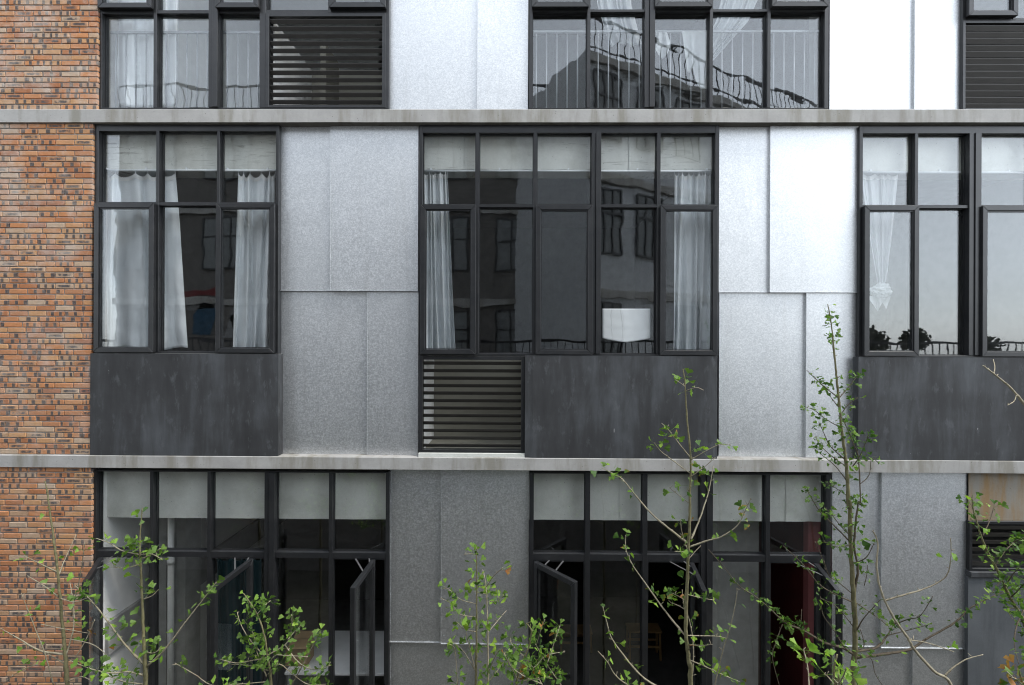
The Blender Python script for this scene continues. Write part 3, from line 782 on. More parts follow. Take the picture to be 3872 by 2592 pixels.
# lower rooms: stair stringers, pipe, box, table, stools ----------
box('beam', MAT['grey'], bld, xh[0][1]-.02, xh[0][1]+.05, .075, 4.4, 1.66, 2.05, .003)
o = MB().tube([(X(646, 2200, .34), .34, .01), (X(646, 2200, .34), .34, B2B-.005)], .034, 14).obj('downpipe', MAT['pvc'], None, smooth=True)
for k in (1.0, 2.62): MB().tube([(X(646, 2200, .34), .34, k), (X(646, 2200, .34), .34, k+.06)], .043, 14).obj('collar', MAT['pvc'], o, smooth=True)
tag(o, 'white plastic downpipe behind the second light of the lower window', 'pipe')
o = box('column', MAT['grey'], bld, X(592, 2300, .42), X(628, 2300, .42), .42, .8, 0, B2B-.03)
box('column', MAT['grey'], bld, X(655, 2300, .6), X(700, 2300, .6), .6, .9, 0, B2B-.03)
curtain((815, 985), (825, 985), 2112, 2900, .50, 4, 63, 'dark teal curtain behind an open casement', 'teal', .03, tape=0)
def table(px0, px1, pyt, y0, y1, label, mat='white'):
    a, b = X(px0, pyt, y0), X(px1, pyt, y0); z = Z(pyt, px0, y0)
    t = empty('table', ((a+b)/2, (y0+y1)/2, 0)); tag(t, label, 'table')
    w, d = (b-a)/2, (y1-y0)/2
    MB().box(-w, w, -d, d, z-.03, z).obj('tabletop', MAT[mat], t, .004)
    for sx in (-1, 1):
        for sy in (-1, 1): MB().box(sx*(w-.05)-.02, sx*(w-.05)+.02, sy*(d-.05)-.02, sy*(d-.05)+.02, .012, z-.03).obj('leg', MAT['steel'], t)
    return t, z
tb, tz = table(1075, 1600, 2545, .55, 1.45, 'white work table carrying a cardboard box', 'white')
bx = P(1130, 2500, .75)
t = empty('cardboard_box', (bx.x, .78, tz+.001)); tag(t, 'brown cardboard box on the white work table', 'box')
MB().box(-.14, .14, -.11, .11, 0, .22).obj('carton', MAT['card'], t, .003)
for s in (-1, 1): MB().bar((0, s*.11, .222), (0, s*.19, .28), .27, .004).obj('flap', MAT['card'], t)
def stool(px, py, y, label):
    p = P(px, py, y); t = empty('bench', (p.x, y, .012)); tag(t, label, 'bench', 'wooden benches in the dark room'); h = p.z-.012
    MB().box(-.28, .28, -.13, .13, h-.03, h).obj('seat', MAT['wood'], t, .004)
    for sx in (-1, 1):
        for sy in (-1, 1): MB().bar((sx*.26, sy*.11, 0), (sx*.25, sy*.09, h-.03), .032, .032).obj('leg', MAT['wood'], t)
    for sy in (-1, 1): MB().bar((-.25, sy*.10, h*.45), (.25, sy*.10, h*.45), .022, .03).obj('stretcher', MAT['wood'], t)
    for sx in (-1, 1): MB().bar((sx*.255, -.09, h*.3), (sx*.255, .09, h*.3), .022, .03).obj('stretcher', MAT['wood'], t)
stool(2433, 2372, 2.7, 'low wooden bench in the dark room behind the second lower light')
stool(2176, 2378, 2.9, 'low wooden bench in the dark room behind the open casement')
MB().bar(P(3582, 797, .03), P(3618, 806, .03), .012, .012).bar(P(3616, 805, .03), P(3649, 823, .03), .014, .014).obj('stay', MAT['gasket'], winG)
# boards and the red partition in the right lower window
box('partition', MAT['grey'], bld, X(2690, 2300, .5), X(2868, 2300, .5), .5, .56, .02, B2B-.4)
box('door_post', MAT['pink'], bld, X(3056, 2300, .20), X(3108, 2300, .20), .20, .30, .02, B2B-.35)
box('partition', MAT['red'], bld, X(2905, 2300, 1.5), X(3140, 2300, 1.0), 1.5, 1.56, .02, B2B-.4)

# ------------------------------------------------------------------ ginkgo saplings
def leaf_mesh(kind, seed):
    "fan leaf with a notch, folded a little, on its own thin stalk; grows along +z from the origin"
    rr = random.Random(seed); n = 9; st = rr.uniform(.45, .95); v = []; f = []; rim = []
    fold = rr.uniform(.15, .55); curl = rr.uniform(-.25, .35); spread = rr.uniform(.62, 1.0)
    bend = rr.uniform(-.2, .2)
    for k in range(4):                      # stalk
        t = k/3
        for a in range(3):
            v.append((.014*math.cos(a*2.1) + bend*.3*t*t, .014*math.sin(a*2.1), st*t)); rim.append(0)
    for k in range(3):
        for a in range(3): i = k*3+a; j = k*3+(a+1) % 3; f.append((i, j, j+3, i+3))
    b0 = len(v); bx = bend*.3; v.append((bx, 0, st)); rim.append(0)
    for ring, fr in ((0, .5), (1, 1.0)):
        for k in range(n):
            a = (k/(n-1)-.5)*2; th = a*spread
            r = .74*fr*(1 + (rr.uniform(-.07, .07) - (.22 if k == n//2 else 0) if ring else 0))
            x, z = math.sin(th)*r, math.cos(th)*r
            y = fold*abs(x)*.8 + curl*z*z + (.03*math.sin(k*2.1+seed) if ring else 0)
            v.append((bx+x, y, st+z)); rim.append(fr*fr)
    for k in range(n-1):
        f.append((b0, b0+1+k, b0+2+k)); f.append((b0+1+k, b0+1+n+k, b0+2+n+k, b0+2+k))
    me = bpy.data.meshes.new('leaf'); me.from_pydata(v, [], f)
    at = me.attributes.new('rim', 'FLOAT', 'POINT'); at.data.foreach_set('value', rim)
    for p in me.polygons: p.use_smooth = True
    me.materials.append(MAT[kind]); return me
LEAF = {k: [leaf_mesh(k, 11*i+len(k)) for i in range(7)] for k in ('leaf', 'leaf_lt', 'leaf_dk', 'leaf_br', 'leaf_ed')}

def smooth_line(pts, per=6):
    out = []; n = len(pts)
    for i in range(n-1):
        p0, p1, p2, p3 = pts[max(i-1, 0)], pts[i], pts[i+1], pts[min(i+2, n-1)]
        for k in range(per):
            t = k/per; t2, t3 = t*t, t*t*t
            out.append(.5*((2*p1) + (p2-p0)*t + (2*p0-5*p1+4*p2-p3)*t2 + (3*p1-p0-3*p2+p3)*t3))
    out.append(pts[-1]); return out
def stem(parent, name, pts, r0, r1, mat, seed, knots=True):
    rr = random.Random(seed); L = smooth_line(pts)
    rads = [r0 + (r1-r0)*(i/(len(L)-1))**.85 for i in range(len(L))]
    if knots: rads = [r*(1+.16*(rr.random() < .25) + rr.uniform(-.05, .05)) for r in rads]
    L = [p + Vector((rr.uniform(-1, 1), rr.uniform(-1, 1), 0))*rads[i]*.22 for i, p in enumerate(L)]
    mb = MB().tube(L, rads, 7)
    if knots:                                # short spur buds
        for i in range(2, len(L)-1, 3):
            if rr.random() < .6:
                d = Vector((rr.uniform(-1, 1), rr.uniform(-1, 1), rr.uniform(.2, 1))).normalized()
                mb.tube([L[i], L[i]+d*(rads[i]+rr.choice((.006, .01, .014, .028)))], [rads[i]*.45+.0012, .0015], 5)
    mb.obj(name, MAT[mat], parent, smooth=True); return L, rads
NLEAF = [0]
CNT = {}
OVER = {}
def leaves(parent, L, rads, n, size, mix, seed, t0=.12, clump=4, reach=.035):
    rr = random.Random(seed)
    while n > 0:
        k = min(n, rr.randint(1, clump+1)); n -= k
        q = t0 + (1-t0)*rr.random()**.85; i = min(int(q*(len(L)-1)), len(L)-1); p = L[i]
        for _ in range(k):
            a = rr.uniform(0, 2*math.pi); el = rr.uniform(-.5, 1.0)
            d = Vector((math.cos(a)*math.cos(el), math.sin(a)*math.cos(el)*.8, math.sin(el)))
            m = rr.random(); acc = 0; kind = 'leaf'
            for kk, w in mix:
                acc += w
                if m < acc: kind = kk; break
            me_ = rr.choice(LEAF[kind])
            s = size*1.5*rr.uniform(.62, 1.25)
            q4 = d.to_track_quat('Z', 'Y') @ Matrix.Rotation(rr.uniform(0, 6.28), 4, 'Z').to_quaternion()
            NLEAF[0] += 1
            c_ = CNT[parent.name] = CNT.get(parent.name, 0) + 1
            if c_ <= 295:
                o = link('leaf', me_, None, parent, p + d*rads[i]*.8)
                o.rotation_mode = 'QUATERNION'; o.rotation_quaternion = q4; o.scale = (s, s, s)
            else: OVER.setdefault(parent.name, []).append((me_, p + d*rads[i]*.8, q4, s, kind))
def sapling(name, label, Y, trunk, branches, size, mix, r0, seed, trunk_leaves=0, base_shift=0.0, trunk_mat='bark', twig='twig', group='young ginkgo trees', k=1.5):
    """trunk: photograph pixels from the lowest visible point upward; branches: (pixels, leaves, base radius)"""
    rr = random.Random(seed)
    pts = [P(a, b, Y) for a, b in trunk]
    foot = Vector((pts[0].x + base_shift, Y, 0))
    low = pts[0]; n = 3
    base = [foot + (low-foot)*(kk/n) for kk in range(n)]
    t = empty(name, foot); tag(t, label, 'tree', group)
    t.rotation_euler = (0, 0, 0)
    loc = lambda L: [p - foot for p in L]
    L, rads = stem(t, 'trunk', loc(base+pts), r0*1.5, .0035, trunk_mat, seed)
    if trunk_leaves:
        i0 = int(len(L)*n/(n+len(pts)))
        leaves(t, L[i0:], rads[i0:], int(trunk_leaves*k), size, mix, seed+1, .15)
    for j, (bp, nl, br) in enumerate(branches):
        dy = rr.uniform(-.28, .22); m = len(bp)
        q = [P(a, b, Y + dy*(kk/(m-1))) - foot for kk, (a, b) in enumerate(bp)]
        BLn, brd = stem(t, 'branch', q, br, .0022, twig, seed*31+j)
        if nl: leaves(t, BLn, brd, round(nl*k), size, mix, seed*17+j)
    if t.name in OVER:
        v, f, rim, mi, kinds = [], [], [], [], []
        for me_, p, q4, s, kd in OVER[t.name]:
            i0 = len(v); v += [tuple(p + q4 @ (w.co*s)) for w in me_.vertices]; rim += [a.value for a in me_.attributes['rim'].data]
            if kd not in kinds: kinds.append(kd)
            for pl in me_.polygons: f.append(tuple(i0+kk for kk in pl.vertices)); mi.append(kinds.index(kd))
        me = bpy.data.meshes.new('foliage'); me.from_pydata(v, [], f)
        me.attributes.new('rim', 'FLOAT', 'POINT').data.foreach_set('value', rim)
        for kd in kinds: me.materials.append(MAT[kd])
        me.polygons.foreach_set('material_index', mi); tag(link('foliage', me, None, t), kind='stuff')
    return t
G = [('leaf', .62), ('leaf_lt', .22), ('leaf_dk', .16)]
sapling('ginkgo_sapling', 'sparse sapling with bare twigs against the brick wall', -1.5,
    RG('b1', [(540, 1568), (525, 1350), (505, 1150), (480, 850), (455, 600), (430, 400), (395, 150), (375, 0)]) + RG('n1', [(360, 1230)]),
    [(RG('b1', [(470, 860), (350, 770), (220, 690)]), 3, .006), (RG('b1', [(460, 660), (330, 600), (195, 530)]), 4, .006), (RG('b1', [(465, 700), (520, 560), (612, 360)]), 3, .005),
     (RG('b1', [(530, 1330), (590, 1100), (585, 900), (560, 740)]), 5, .007), (RG('b1', [(525, 1320), (320, 1290), (160, 1200), (0, 1110)]), 3, .009), (RG('b1', [(530, 1400), (330, 1290), (180, 1230)]), 1, .006),
     (RG('b1', [(430, 1568), (360, 1320), (260, 1060), (170, 830)]), 2, .005), (RG('b1', [(570, 1010), (640, 700), (680, 420)]), 3, .0045), (RG('b1', [(480, 870), (600, 900), (720, 860)]), 2, .004),
     (RG('b1', [(600, 1350), (690, 1200), (760, 1040)]), 3, .004), (RG('b1', [(560, 1200), (740, 1240), (860, 1330)]), 2, .004), (RG('b1', [(300, 1400), (150, 1460), (20, 1560)]), 4, .004),
     (RG('b1', [(540, 1540), (650, 1500), (730, 1530)]), 0, .004), (RG('b1', [(330, 1080), (480, 1110), (700, 1150)]), 1, .003)],
    .034, [('leaf_lt', .55), ('leaf', .35), ('leaf_br', .10)], .0135, 101, 2, .12)
sapling('ginkgo_sapling', 'leafy forked sapling in front of the white stair wall', -1.7,
    RG('b1', [(1165, 1568), (1158, 1350), (1150, 1150), (1140, 900), (1127, 620), (1120, 400), (1140, 150)]),
    [(RG('b1', [(1150, 1395), (1000, 1240), (880, 1080), (730, 890), (600, 770)]), 24, .009), (RG('b1', [(1180, 1415), (1330, 1270), (1480, 1070), (1620, 890), (1735, 740)]), 21, .009),
     (RG('b1', [(1160, 1490), (1020, 1460), (900, 1470), (740, 1440), (560, 1370)]), 26, .007), (RG('b1', [(1115, 520), (980, 490), (880, 430), (770, 390)]), 12, .005),
     (RG('b1', [(1122, 600), (1000, 630), (900, 620)]), 9, .005), (RG('b1', [(1125, 520), (1220, 520), (1300, 560)]), 7, .004), (RG('b1', [(1122, 560), (1210, 520), (1290, 470)]), 6, .004),
     (RG('b1', [(1145, 880), (1220, 850), (1270, 800)]), 4, .004), (RG('b1', [(1155, 1560), (1000, 1540), (860, 1490)]), 12, .005), (RG('b1', [(1170, 1300), (1230, 1310), (1300, 1270)]), 4, .004)],
    .038, G, .0150, 102, 34)
sapling('ginkgo_bush', 'dense low leafy sapling before the open middle casement', -1.6,
    RG('b1', [(2170, 1568), (2145, 1350), (2120, 1180), (2060, 1000), (1950, 830)]),
    [(RG('b1', [(2130, 1350), (2000, 1200), (1930, 1080), (1900, 980)]), 16, .005), (RG('b1', [(2135, 1350), (2020, 1370), (1900, 1390), (1760, 1360)]), 15, .005), (RG('b1', [(2150, 1450), (2000, 1410), (1850, 1400)]), 12, .005),
     (RG('b2', [(230, 1330), (380, 1240), (430, 1130), (430, 1000)]), 24, .005), (RG('b2', [(430, 1568), (500, 1440), (590, 1270), (660, 1140)]), 18, .005), (RG('b2', [(380, 1250), (480, 1380), (600, 1440), (740, 1410)]), 16, .005),
     (RG('b2', [(230, 1500), (150, 1300), (120, 1150), (40, 1040)]), 14, .005), (RG('b1', [(2150, 1540), (1900, 1560), (1700, 1568), (1560, 1480), (1400, 1390)]), 18, .004), (RG('b2', [(240, 1480), (330, 1400), (440, 1480), (560, 1560), (700, 1560)]), 26, .005),
     (RG('b2', [(400, 1200), (470, 1120), (510, 1080)]), 8, .003), (RG('b1', [(2060, 1000), (2120, 930), (2170, 890)]), 9, .004), (RG('b2', [(240, 1400), (300, 1330), (380, 1330), (560, 1340)]), 10, .004)],
    .035, G, .0105, 103, 52, k=1.5)
TM = [('leaf_lt', .52), ('leaf', .26), ('leaf_dk', .18), ('leaf_br', .04)]
sapling('ginkgo_sapling', 'twin-stemmed sapling with yellow green leaves before the steel panels', -1.75,
    RG('b2', [(1905, 1568), (1910, 1300), (1912, 1000), (1912, 700), (1910, 460)]),
    [(RG('b2', [(1960, 1700), (2000, 1568), (2002, 1300), (1998, 1000), (1985, 760), (1960, 640)]), 30, .010), (RG('b2', [(1908, 915), (1780, 880), (1690, 800), (1640, 795)]), 8, .004), (RG('b2', [(1908, 1020), (1780, 1000), (1700, 910), (1620, 870)]), 11, .004),
     (RG('b2', [(1910, 1140), (1820, 1120), (1750, 1060)]), 5, .004), (RG('b2', [(1905, 1470), (1830, 1150), (1815, 1000)]), 3, .004), (RG('b2', [(1903, 1460), (1810, 1300), (1720, 1220)]), 8, .004),
     (RG('b2', [(1998, 840), (1940, 830), (1890, 820)]), 2, .003), (RG('b2', [(1990, 780), (2050, 690), (2120, 630)]), 3, .004), (RG('b2', [(2000, 900), (2080, 890), (2130, 850)]), 6, .003),
     (RG('b2', [(2000, 1150), (2090, 1040), (2150, 970)]), 3, .003), (RG('b2', [(1790, 1640), (1760, 1568), (1740, 1300), (1700, 1240)]), 12, .004), (RG('b2', [(1908, 520), (1860, 515), (1810, 520)]), 4, .003),
     (RG('b2', [(2000, 1480), (2060, 1340), (2100, 1280)]), 8, .004), (RG('b2', [(2000, 1550), (2080, 1450), (2130, 1380)]), 6, .004)],
    .038, TM, .0095, 104, 24)
sapling('ginkgo_bush', 'low leafy bush between the steel panels and the open casement', -2.0,
    RG('b3', [(120, 1700), (110, 1568), (150, 1400), (210, 1260), (230, 1130), (190, 1070)]),
    [(RG('b3', [(470, 1568), (350, 1390), (260, 1230)]), 26, .004), (RG('b3', [(270, 1250), (300, 1150), (340, 1040)]), 10, .003), (RG('b3', [(360, 1390), (430, 1180), (460, 1090)]), 14, .003),
     (RG('b2', [(2440, 1568), (2330, 1380), (2200, 1250), (2180, 1180)]), 24, .004), (RG('b3', [(120, 1520), (60, 1400), (20, 1300)]), 12, .004), (RG('b3', [(150, 1480), (260, 1420), (350, 1330), (500, 1300)]), 20, .004),
     (RG('b3', [(130, 1540), (250, 1520), (380, 1500)]), 18, .004), (RG('b2', [(2440, 1560), (2300, 1500), (2190, 1420), (2140, 1330)]), 16, .004)],
    .032, [('leaf', .45), ('leaf_lt', .25), ('leaf_dk', .26), ('leaf_br', .04)], .008, 105, 30, k=1.7)
E6 = [('leaf', .48), ('leaf_lt', .20), ('leaf_dk', .14), ('leaf_ed', .16), ('leaf_br', .02)]
sapling('ginkgo_tree', 'tall straight young ginkgo reaching the dark spandrel, few leaves', -1.8,
    RG('b3', [(1510, 1568), (1490, 1350), (1470, 1150), (1475, 900), (1483, 700), (1490, 450), (1500, 200), (1502, 0)]) + RG('n3', [(1505, 1250), (1508, 1050), (1485, 800), (1470, 600), (1462, 430), (1445, 330)]),
    [(RG('b3', [(1485, 430), (1330, 310), (1200, 200), (1060, 40)]) + RG('n3', [(960, 1215), (870, 1160), (795, 1125)]), 12, .009), (RG('b3', [(1510, 400), (1570, 260), (1620, 120), (1655, 0)]) + RG('n3', [(1690, 1110)]), 6, .008),
     (RG('b3', [(1500, 460), (1640, 410), (1750, 380), (1880, 290), (1950, 160), (1990, 70)]), 11, .007), (RG('b3', [(1465, 1170), (1340, 1020), (1250, 900), (1130, 730), (1040, 600), (990, 480), (988, 365)]), 14, .008),
     (RG('b3', [(1500, 1700), (1220, 1568), (1080, 1460), (950, 1300), (870, 1180), (830, 1040), (803, 935)]), 8, .009), (RG('b3', [(1300, 1700), (1010, 1568), (900, 1480), (840, 1380), (765, 1295)]), 9, .006),
     (RG('b3', [(1515, 1560), (1530, 1300), (1505, 1080), (1450, 900), (1440, 800)]), 4, .005), (RG('b3', [(1480, 1170), (1600, 1172), (1720, 1175), (1790, 1190)]), 6, .004),
     (RG('b3', [(1640, 1760), (1700, 1568), (1750, 1350), (1800, 1180), (1850, 1000), (1878, 830), (1875, 790)]), 3, .005), (RG('b3', [(1500, 1365), (1650, 1430), (1780, 1490), (1900, 1540)]), 14, .004),
     (RG('b3', [(1485, 500), (1430, 497), (1380, 495)]), 4, .003), (RG('b3', [(1488, 500), (1440, 350), (1425, 240)]), 3, .004), (RG('b3', [(1490, 560), (1540, 500), (1590, 450)]), 1, .003), (RG('b3', [(1475, 970), (1410, 930), (1345, 905)]), 4, .003),
     (RG('b3', [(1480, 840), (1600, 870), (1690, 885)]), 7, .003), (RG('n3', [(1500, 1035), (1400, 910), (1340, 830), (1275, 765)]), 10, .005), (RG('n3', [(1500, 1165), (1360, 1060), (1270, 990), (1215, 920)]), 7, .005),
     (RG('n3', [(1508, 1060), (1610, 1000), (1730, 940), (1830, 940)]), 6, .004), (RG('n3', [(1508, 1195), (1600, 1130), (1705, 1040)]), 4, .004), (RG('n3', [(1500, 1410), (1410, 1340), (1335, 1280)]), 4, .003),
     (RG('n3', [(1468, 505), (1550, 480), (1610, 500)]), 1, .0025), (RG('n3', [(1462, 470), (1420, 440), (1385, 418)]), 0, .003), (RG('b3', [(1485, 900), (1400, 850), (1360, 830)]), 7, .003), (RG('b3', [(1490, 1240), (1590, 1250), (1680, 1240)]), 5, .003)],
    .037, E6, .0135, 106, 22)
sapling('ginkgo_tree', 'tallest leafy ginkgo, crown narrow against the bright steel panels', -1.35,
    RG('b4', [(965, 1568), (975, 1300), (975, 1000), (957, 750), (945, 450), (935, 100)]) + RG('n4', [(928, 1450), (915, 1200), (895, 1000), (870, 800), (850, 600), (835, 450), (820, 300), (800, 100)]) + RG('m4', [(800, 1400), (785, 1270), (758, 1125)]),
    [(RG('b4', [(970, 830), (1000, 640), (970, 450), (985, 250), (1005, 100)]) + RG('n4', [(1020, 1400), (1005, 1050), (960, 920), (920, 820), (862, 705)]), 50, .010),
     (RG('n4', [(842, 560), (740, 480), (650, 400), (590, 340)]), 12, .005), (RG('n4', [(848, 640), (770, 540), (720, 470)]), 7, .004), (RG('n4', [(848, 565), (930, 470), (1000, 380)]), 13, .005), (RG('n4', [(860, 700), (920, 620), (1000, 560)]), 6, .004),
     (RG('n4', [(860, 800), (740, 730), (650, 660), (590, 640)]), 12, .004), (RG('n4', [(890, 1050), (780, 950), (730, 850), (690, 760)]), 11, .005), (RG('n4', [(905, 1110), (780, 1020), (690, 930), (660, 870)]), 7, .004),
     (RG('n4', [(912, 1230), (820, 1110), (700, 1010), (640, 960)]), 11, .004), (RG('n4', [(960, 1110), (1020, 1020), (1090, 850)]), 9, .005), (RG('n4', [(1020, 1250), (1090, 1180), (1110, 1050), (1160, 1080)]), 6, .003),
     (RG('n4', [(918, 1350), (830, 1290), (750, 1240)]), 8, .003), (RG('b4', [(938, 420), (800, 280), (700, 180), (640, 90), (600, 20)]) + RG('n4', [(605, 1310)]), 13, .006), (RG('b4', [(940, 370), (860, 290), (790, 200), (740, 150)]), 9, .004),
     (RG('b4', [(950, 830), (840, 740), (770, 690), (720, 560), (655, 415)]), 5, .004), (RG('b4', [(955, 900), (800, 830), (680, 750), (560, 600), (400, 450)]), 14, .006),
     (RG('b4', [(965, 1320), (880, 1270), (740, 1230), (600, 1150), (520, 1110), (420, 1070), (300, 960), (180, 860), (40, 765)]) + RG('b3', [(1790, 640), (1650, 480)]), 42, .012),
     (RG('b4', [(975, 1295), (1140, 1270), (1220, 1190), (1270, 1110), (1310, 1030)]), 8, .012), (RG('b4', [(980, 1345), (1200, 1320), (1420, 1280), (1560, 1190), (1740, 1090), (1820, 1030), (1900, 950), (2050, 870), (2200, 810), (2400, 770)]), 24, .012),
     (RG('b4', [(985, 1140), (1040, 1040), (1110, 960), (1180, 880)]), 4, .005), (RG('b4', [(1230, 1170), (1390, 1130), (1540, 1090)]), 5, .004), (RG('b4', [(1290, 1080), (1400, 1040), (1500, 1010), (1600, 855)]), 8, .005),
     (RG('b4', [(955, 590), (1060, 550), (1130, 430)]), 4, .005), (RG('b4', [(1050, 770), (1070, 690), (1080, 600)]), 6, .003), (RG('b4', [(960, 890), (1150, 1020), (1250, 1100)]), 4, .005),
     (RG('b4', [(965, 1100), (860, 970), (800, 920), (700, 870)]), 8, .004), (RG('b4', [(960, 1320), (890, 1260), (800, 1120), (720, 1000), (700, 860)]), 10, .005), (RG('b4', [(395, 1080), (340, 1230), (315, 1350), (370, 1568)]), 12, .004),
     (RG('b4', [(440, 1060), (530, 1110), (550, 960)]), 3, .003), (RG('b4', [(945, 440), (830, 460), (720, 410)]), 10, .004), (RG('b4', [(975, 1290), (1050, 1250), (1020, 1120)]), 6, .004), (RG('b4', [(980, 1360), (1100, 1350), (1140, 1480), (1220, 1600)]), 5, .004)],
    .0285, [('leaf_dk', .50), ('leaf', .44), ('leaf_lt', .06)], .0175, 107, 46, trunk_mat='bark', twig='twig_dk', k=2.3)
sapling('ginkgo_tree', 'leafy ginkgo at the stained concrete and small louvre', -1.5,
    RG('b4', [(2460, 1600), (2420, 1300), (2310, 1020), (2210, 850), (2120, 650), (2060, 540), (1990, 380), (1930, 180), (1915, 70)]),
    [(RG('b4', [(2330, 960), (2270, 1100), (2255, 1240), (2290, 1400)]), 4, .006), (RG('b4', [(2000, 370), (2060, 240), (2095, 110)]), 6, .004), (RG('b4', [(2100, 610), (2190, 480), (2280, 400)]), 26, .005), (RG('b4', [(2160, 720), (2100, 790), (2080, 830)]), 12, .004),
     (RG('b4', [(2180, 780), (2240, 680), (2300, 620)]), 14, .005), (RG('b4', [(2060, 540), (2020, 500), (2030, 450)]), 6, .003), (RG('b4', [(2230, 860), (2290, 800), (2380, 700)]), 14, .005), (RG('b4', [(2270, 950), (2200, 960), (2240, 1040)]), 12, .004),
     (RG('b4', [(2250, 420), (2300, 400), (2390, 380)]), 10, .004), (RG('b4', [(1935, 190), (1900, 110), (1865, 90)]), 5, .003)],
    .033, [('leaf_dk', .45), ('leaf', .45), ('leaf_lt', .10)], .015, 108, 46, .3, twig='twig_dk', k=1.7)
sapling('bare_sapling', 'bare pale branches arching across the lower steel panels', -2.35,
    RG('b4', [(1800, 1680), (1600, 1450), (1450, 1280), (1400, 1190), (1300, 1050), (1220, 900), (1170, 760), (1150, 600), (1160, 450), (1140, 370), (1118, 330)]),
    [(RG('b4', [(1215, 890), (1350, 850), (1520, 800), (1650, 740), (1720, 670), (1745, 540), (1742, 390)]), 1, .006), (RG('b4', [(1405, 1205), (1560, 1230), (1770, 1300)]), 1, .004),
     (RG('b4', [(1700, 1490), (1760, 1430), (1870, 1360), (2003, 1323)]), 0, .006)],
    .04, TM, .0085, 109, 2, .8, trunk_mat='twig')
sapling('bare_sapling', 'leafless pale branch tip crossing the far dark spandrel', -2.3,
    RG('n4', [(2560, 900), (2400, 700), (2331, 610), (2230, 490), (2090, 370), (2000, 303)]),
    [(RG('n4', [(2090, 368), (2097, 310), (2085, 255)]), 0, .003), (RG('n4', [(2270, 540), (2250, 590), (2200, 620)]), 0, .0025)],
    .05, TM, .0105, 110, 0, .35, trunk_mat='twig')
NL = [('leaf_lt', .55), ('leaf', .45)]
sapling('ginkgo_sprig', 'near ginkgo shoot with large fresh leaves below the red doorway', -3.15,
    RG('b4', [(860, 1700), (820, 1568), (805, 1450), (835, 1320)]),
    [(RG('b4', [(640, 1700), (610, 1568), (605, 1480), (590, 1380), (562, 1275)]), 17, .004), (RG('b4', [(830, 1580), (880, 1500), (905, 1430)]), 15, .004), (RG('b4', [(810, 1560), (760, 1500), (730, 1480)]), 10, .003)],
    .036, NL, .006, 111, 14, k=.75)
sapling('ginkgo_sprig', 'large brown-edged leaves poking in at the bottom corner', -3.4,
    RG('b4', [(2420, 1800), (2340, 1600), (2310, 1520), (2290, 1440)]),
    [(RG('b4', [(2325, 1570), (2270, 1520), (2215, 1500)]), 5, .003), (RG('b4', [(2330, 1590), (2360, 1500), (2340, 1430)]), 4, .003)],
    .047, [('leaf_ed', .75), ('leaf_br', .25)], .005, 112, 5)

# ------------------------------------------------------------------ what stands across the courtyard (seen only mirrored in the panes)
def m_obrick():
    t = NT('far_brick'); b = t.n('TexBrick', i_Vector=t.n('TexCoord').outputs['Object'], i_Scale=1.0, i_Color1=(.15, .07, .045, 1), i_Color2=(.10, .05, .035, 1), i_Mortar=(.15, .14, .13, 1))
    b.inputs['Brick Width'].default_value = .5; b.inputs['Row Height'].default_value = .16
    t.set(Base_Color=b.outputs[0], Roughness=.9); return t.m
MAT['obrick'] = m_obrick()
def opposite(name, label, origin, ang, L, D, Ht, wall, floors, bays, wmat, band_m, group=None):
    t = empty(name, origin); t.rotation_euler = (0, 0, ang); tag(t, label, 'building')
    MB().box(0, L, -D, 0, 0, Ht).obj('wall', MAT[wall], t)
    fh = Ht/floors
    for k in range(floors):
        MB().box(-.02, L+.02, .0, .12, (k+1)*fh-.35, (k+1)*fh-.1).obj('concrete_band', MAT['band'], t)
        for i in range(bays):
            w = L/bays; x = i*w + w*.16
            if (i*7+k*3) % 5 == 0: continue
            z0, z1 = k*fh+fh*.28, (k+1)*fh-.55; ww = w*.62
            wn_ = MB().box(x, x+ww, .004, .05, z0, z1).obj('window', MAT[wmat], t)
            q = MB()
            for s in range(4): q.box(x+ww*s/3-.03, x+ww*s/3+.03, .052, .09, z0, z1)
            for zz in (z0, z0+(z1-z0)*.62, z1): q.box(x, x+ww, .054, .088, zz-.03, zz+.03)
            q.obj('frame', MAT['frame'], wn_)
    q = MB(); q.box(0, L, -.03, .03, Ht+1.0, Ht+1.06); q.box(0, L, -.02, .02, Ht+.12, Ht+.16)
    for i in range(int(L/.3)): q.box(i*.3-.01, i*.3+.01, -.012, .012, Ht, Ht+1.0)
    q.obj('roof_railing', MAT['opar'], t)
    return t
opposite('opposite_building', 'brick block across the courtyard, mirrored in the window panes', (-15.4, -13.0, 0), 0.0, 17, 7, 14.2, 'obrick', 4, 6, 'owin', 'band')
ob = bpy.data.objects['opposite_building']
for nm, pts, mt in (('blue', [(2.9, 5.6), (3.5, 5.5), (3.9, 6.6), (3.3, 6.9), (2.9, 6.4)], 'gblue'), ('white', [(2.6, 6.9), (3.9, 7.1), (4.1, 6.75), (2.7, 6.55)], 'gwhite'), ('red', [(2.5, 7.2), (4.0, 7.45), (4.1, 7.2), (2.55, 6.95)], 'gred'),
                    ('white', [(4.2, 5.5), (4.5, 5.5), (4.9, 6.7), (4.6, 6.7)], 'gwhite'), ('black', [(4.7, 5.4), (5.0, 5.4), (4.6, 6.4), (4.4, 6.3)], 'opar'), ('white', [(5.1, 5.6), (5.4, 5.5), (5.5, 6.6), (5.2, 6.7)], 'gwhite')):
    MB().prism(pts, 'y', .02, .03).obj('graffiti', MAT[mt], ob)
a_ = math.atan2(-5.6, 10.5)
opposite('opposite_building', 'grey glazed block with a roof railing, mirrored in the top centre panes', (2.1, -9.0, 0), a_, 11.9, 8, 14.2, 'ogrey', 4, 7, 'owin', 'band')
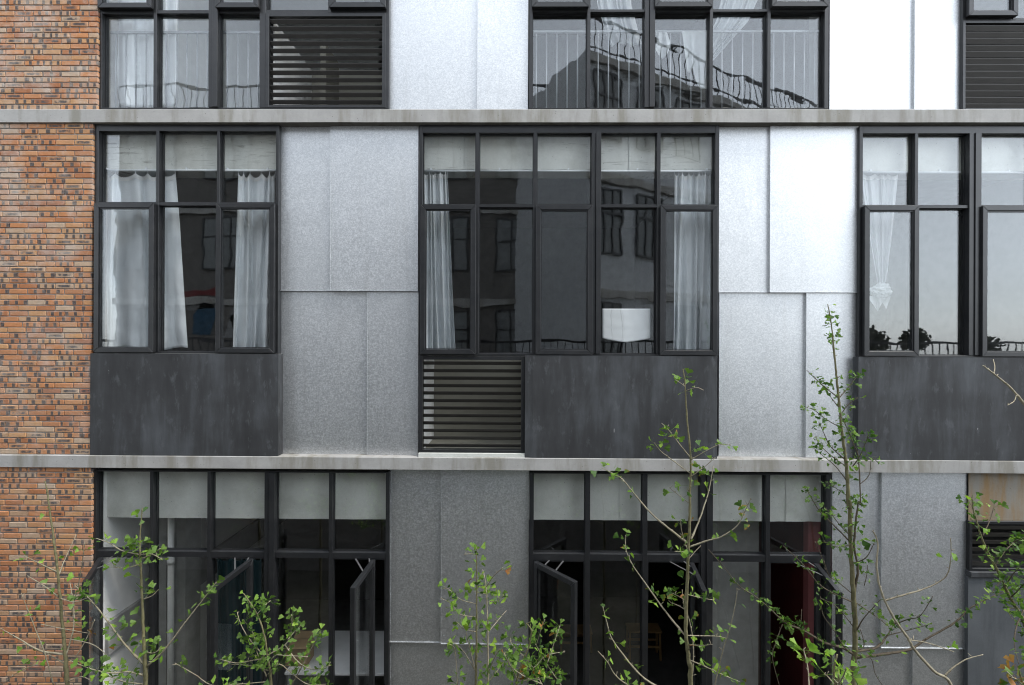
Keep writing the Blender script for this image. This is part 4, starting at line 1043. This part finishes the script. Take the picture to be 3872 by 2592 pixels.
# the open gallery the picture is taken from
t = empty('gallery', (0, -5.70, 0)); tag(t, 'open brick gallery with a black railing, mirrored in the lower panes', 'gallery')
MB().box(-18, 34, -5.0, 0, 0, 4.0).obj('wall', MAT['obrick'], t); MB().box(-18.05, 34.05, -5.05, .05, 4.0, 4.16).obj('slab', MAT['grey'], t)
q = MB(); q.box(-18, 34, -.02, .02, 5.34, 5.39); q.box(-18, 34, -.015, .015, 4.26, 4.29)
for i in range(330): q.box(-18+i*.158-.009, -18+i*.158+.009, -.009, .009, 4.16, 5.34)
q.obj('railing', MAT['opar'], t)
def far_tree(x, y, z, h, r, seed, label):
    rr = random.Random(seed); t = empty('courtyard_tree', (x, y, z)); tag(t, label, 'tree', 'trees on the gallery')
    MB().tube([(0, 0, 0), (.05, 0, h*.5), (0, .05, h*.9)], [.07, .05, .02], 7).obj('trunk', MAT['bark'], t, smooth=True)
    v, f = [], []
    for _ in range(420):
        d = Vector((rr.gauss(0, 1), rr.gauss(0, 1), rr.gauss(0, .8))).normalized()*r*rr.uniform(.35, 1)*(1+.35*noise.noise((rr.random()*3, seed, 1)))
        c = Vector((0, 0, h*.72)) + d; s = rr.uniform(.05, .10); i = len(v)
        u = Vector((rr.uniform(-1, 1), rr.uniform(-1, 1), rr.uniform(-1, 1))).normalized(); w = u.orthogonal().normalized()
        v += [tuple(c+u*s), tuple(c+w*s*.6), tuple(c-u*s), tuple(c-w*s*.6)]; f.append((i, i+1, i+2, i+3))
    mb = MB(); mb.v, mb.f = v, f; mb.obj('crown', MAT['far_leaf'], t)
for i, (x, y, h, r) in enumerate(((10.3, -8.6, 1.75, .42), (11.7, -8.8, 1.75, .40), (13.6, -8.7, 1.5, .36), (16.2, -9.0, 1.65, .45), (19, -9, 1.7, .5))):
    far_tree(x, y, 4.16, h, r, 900+i, 'rounded %s tree in a row on the gallery, mirrored in the right window' % ('tall', 'slim', 'small', 'broad', 'full')[i])
print('leaves', NLEAF[0], 'bricks', single, 'objects', len(bpy.data.objects))
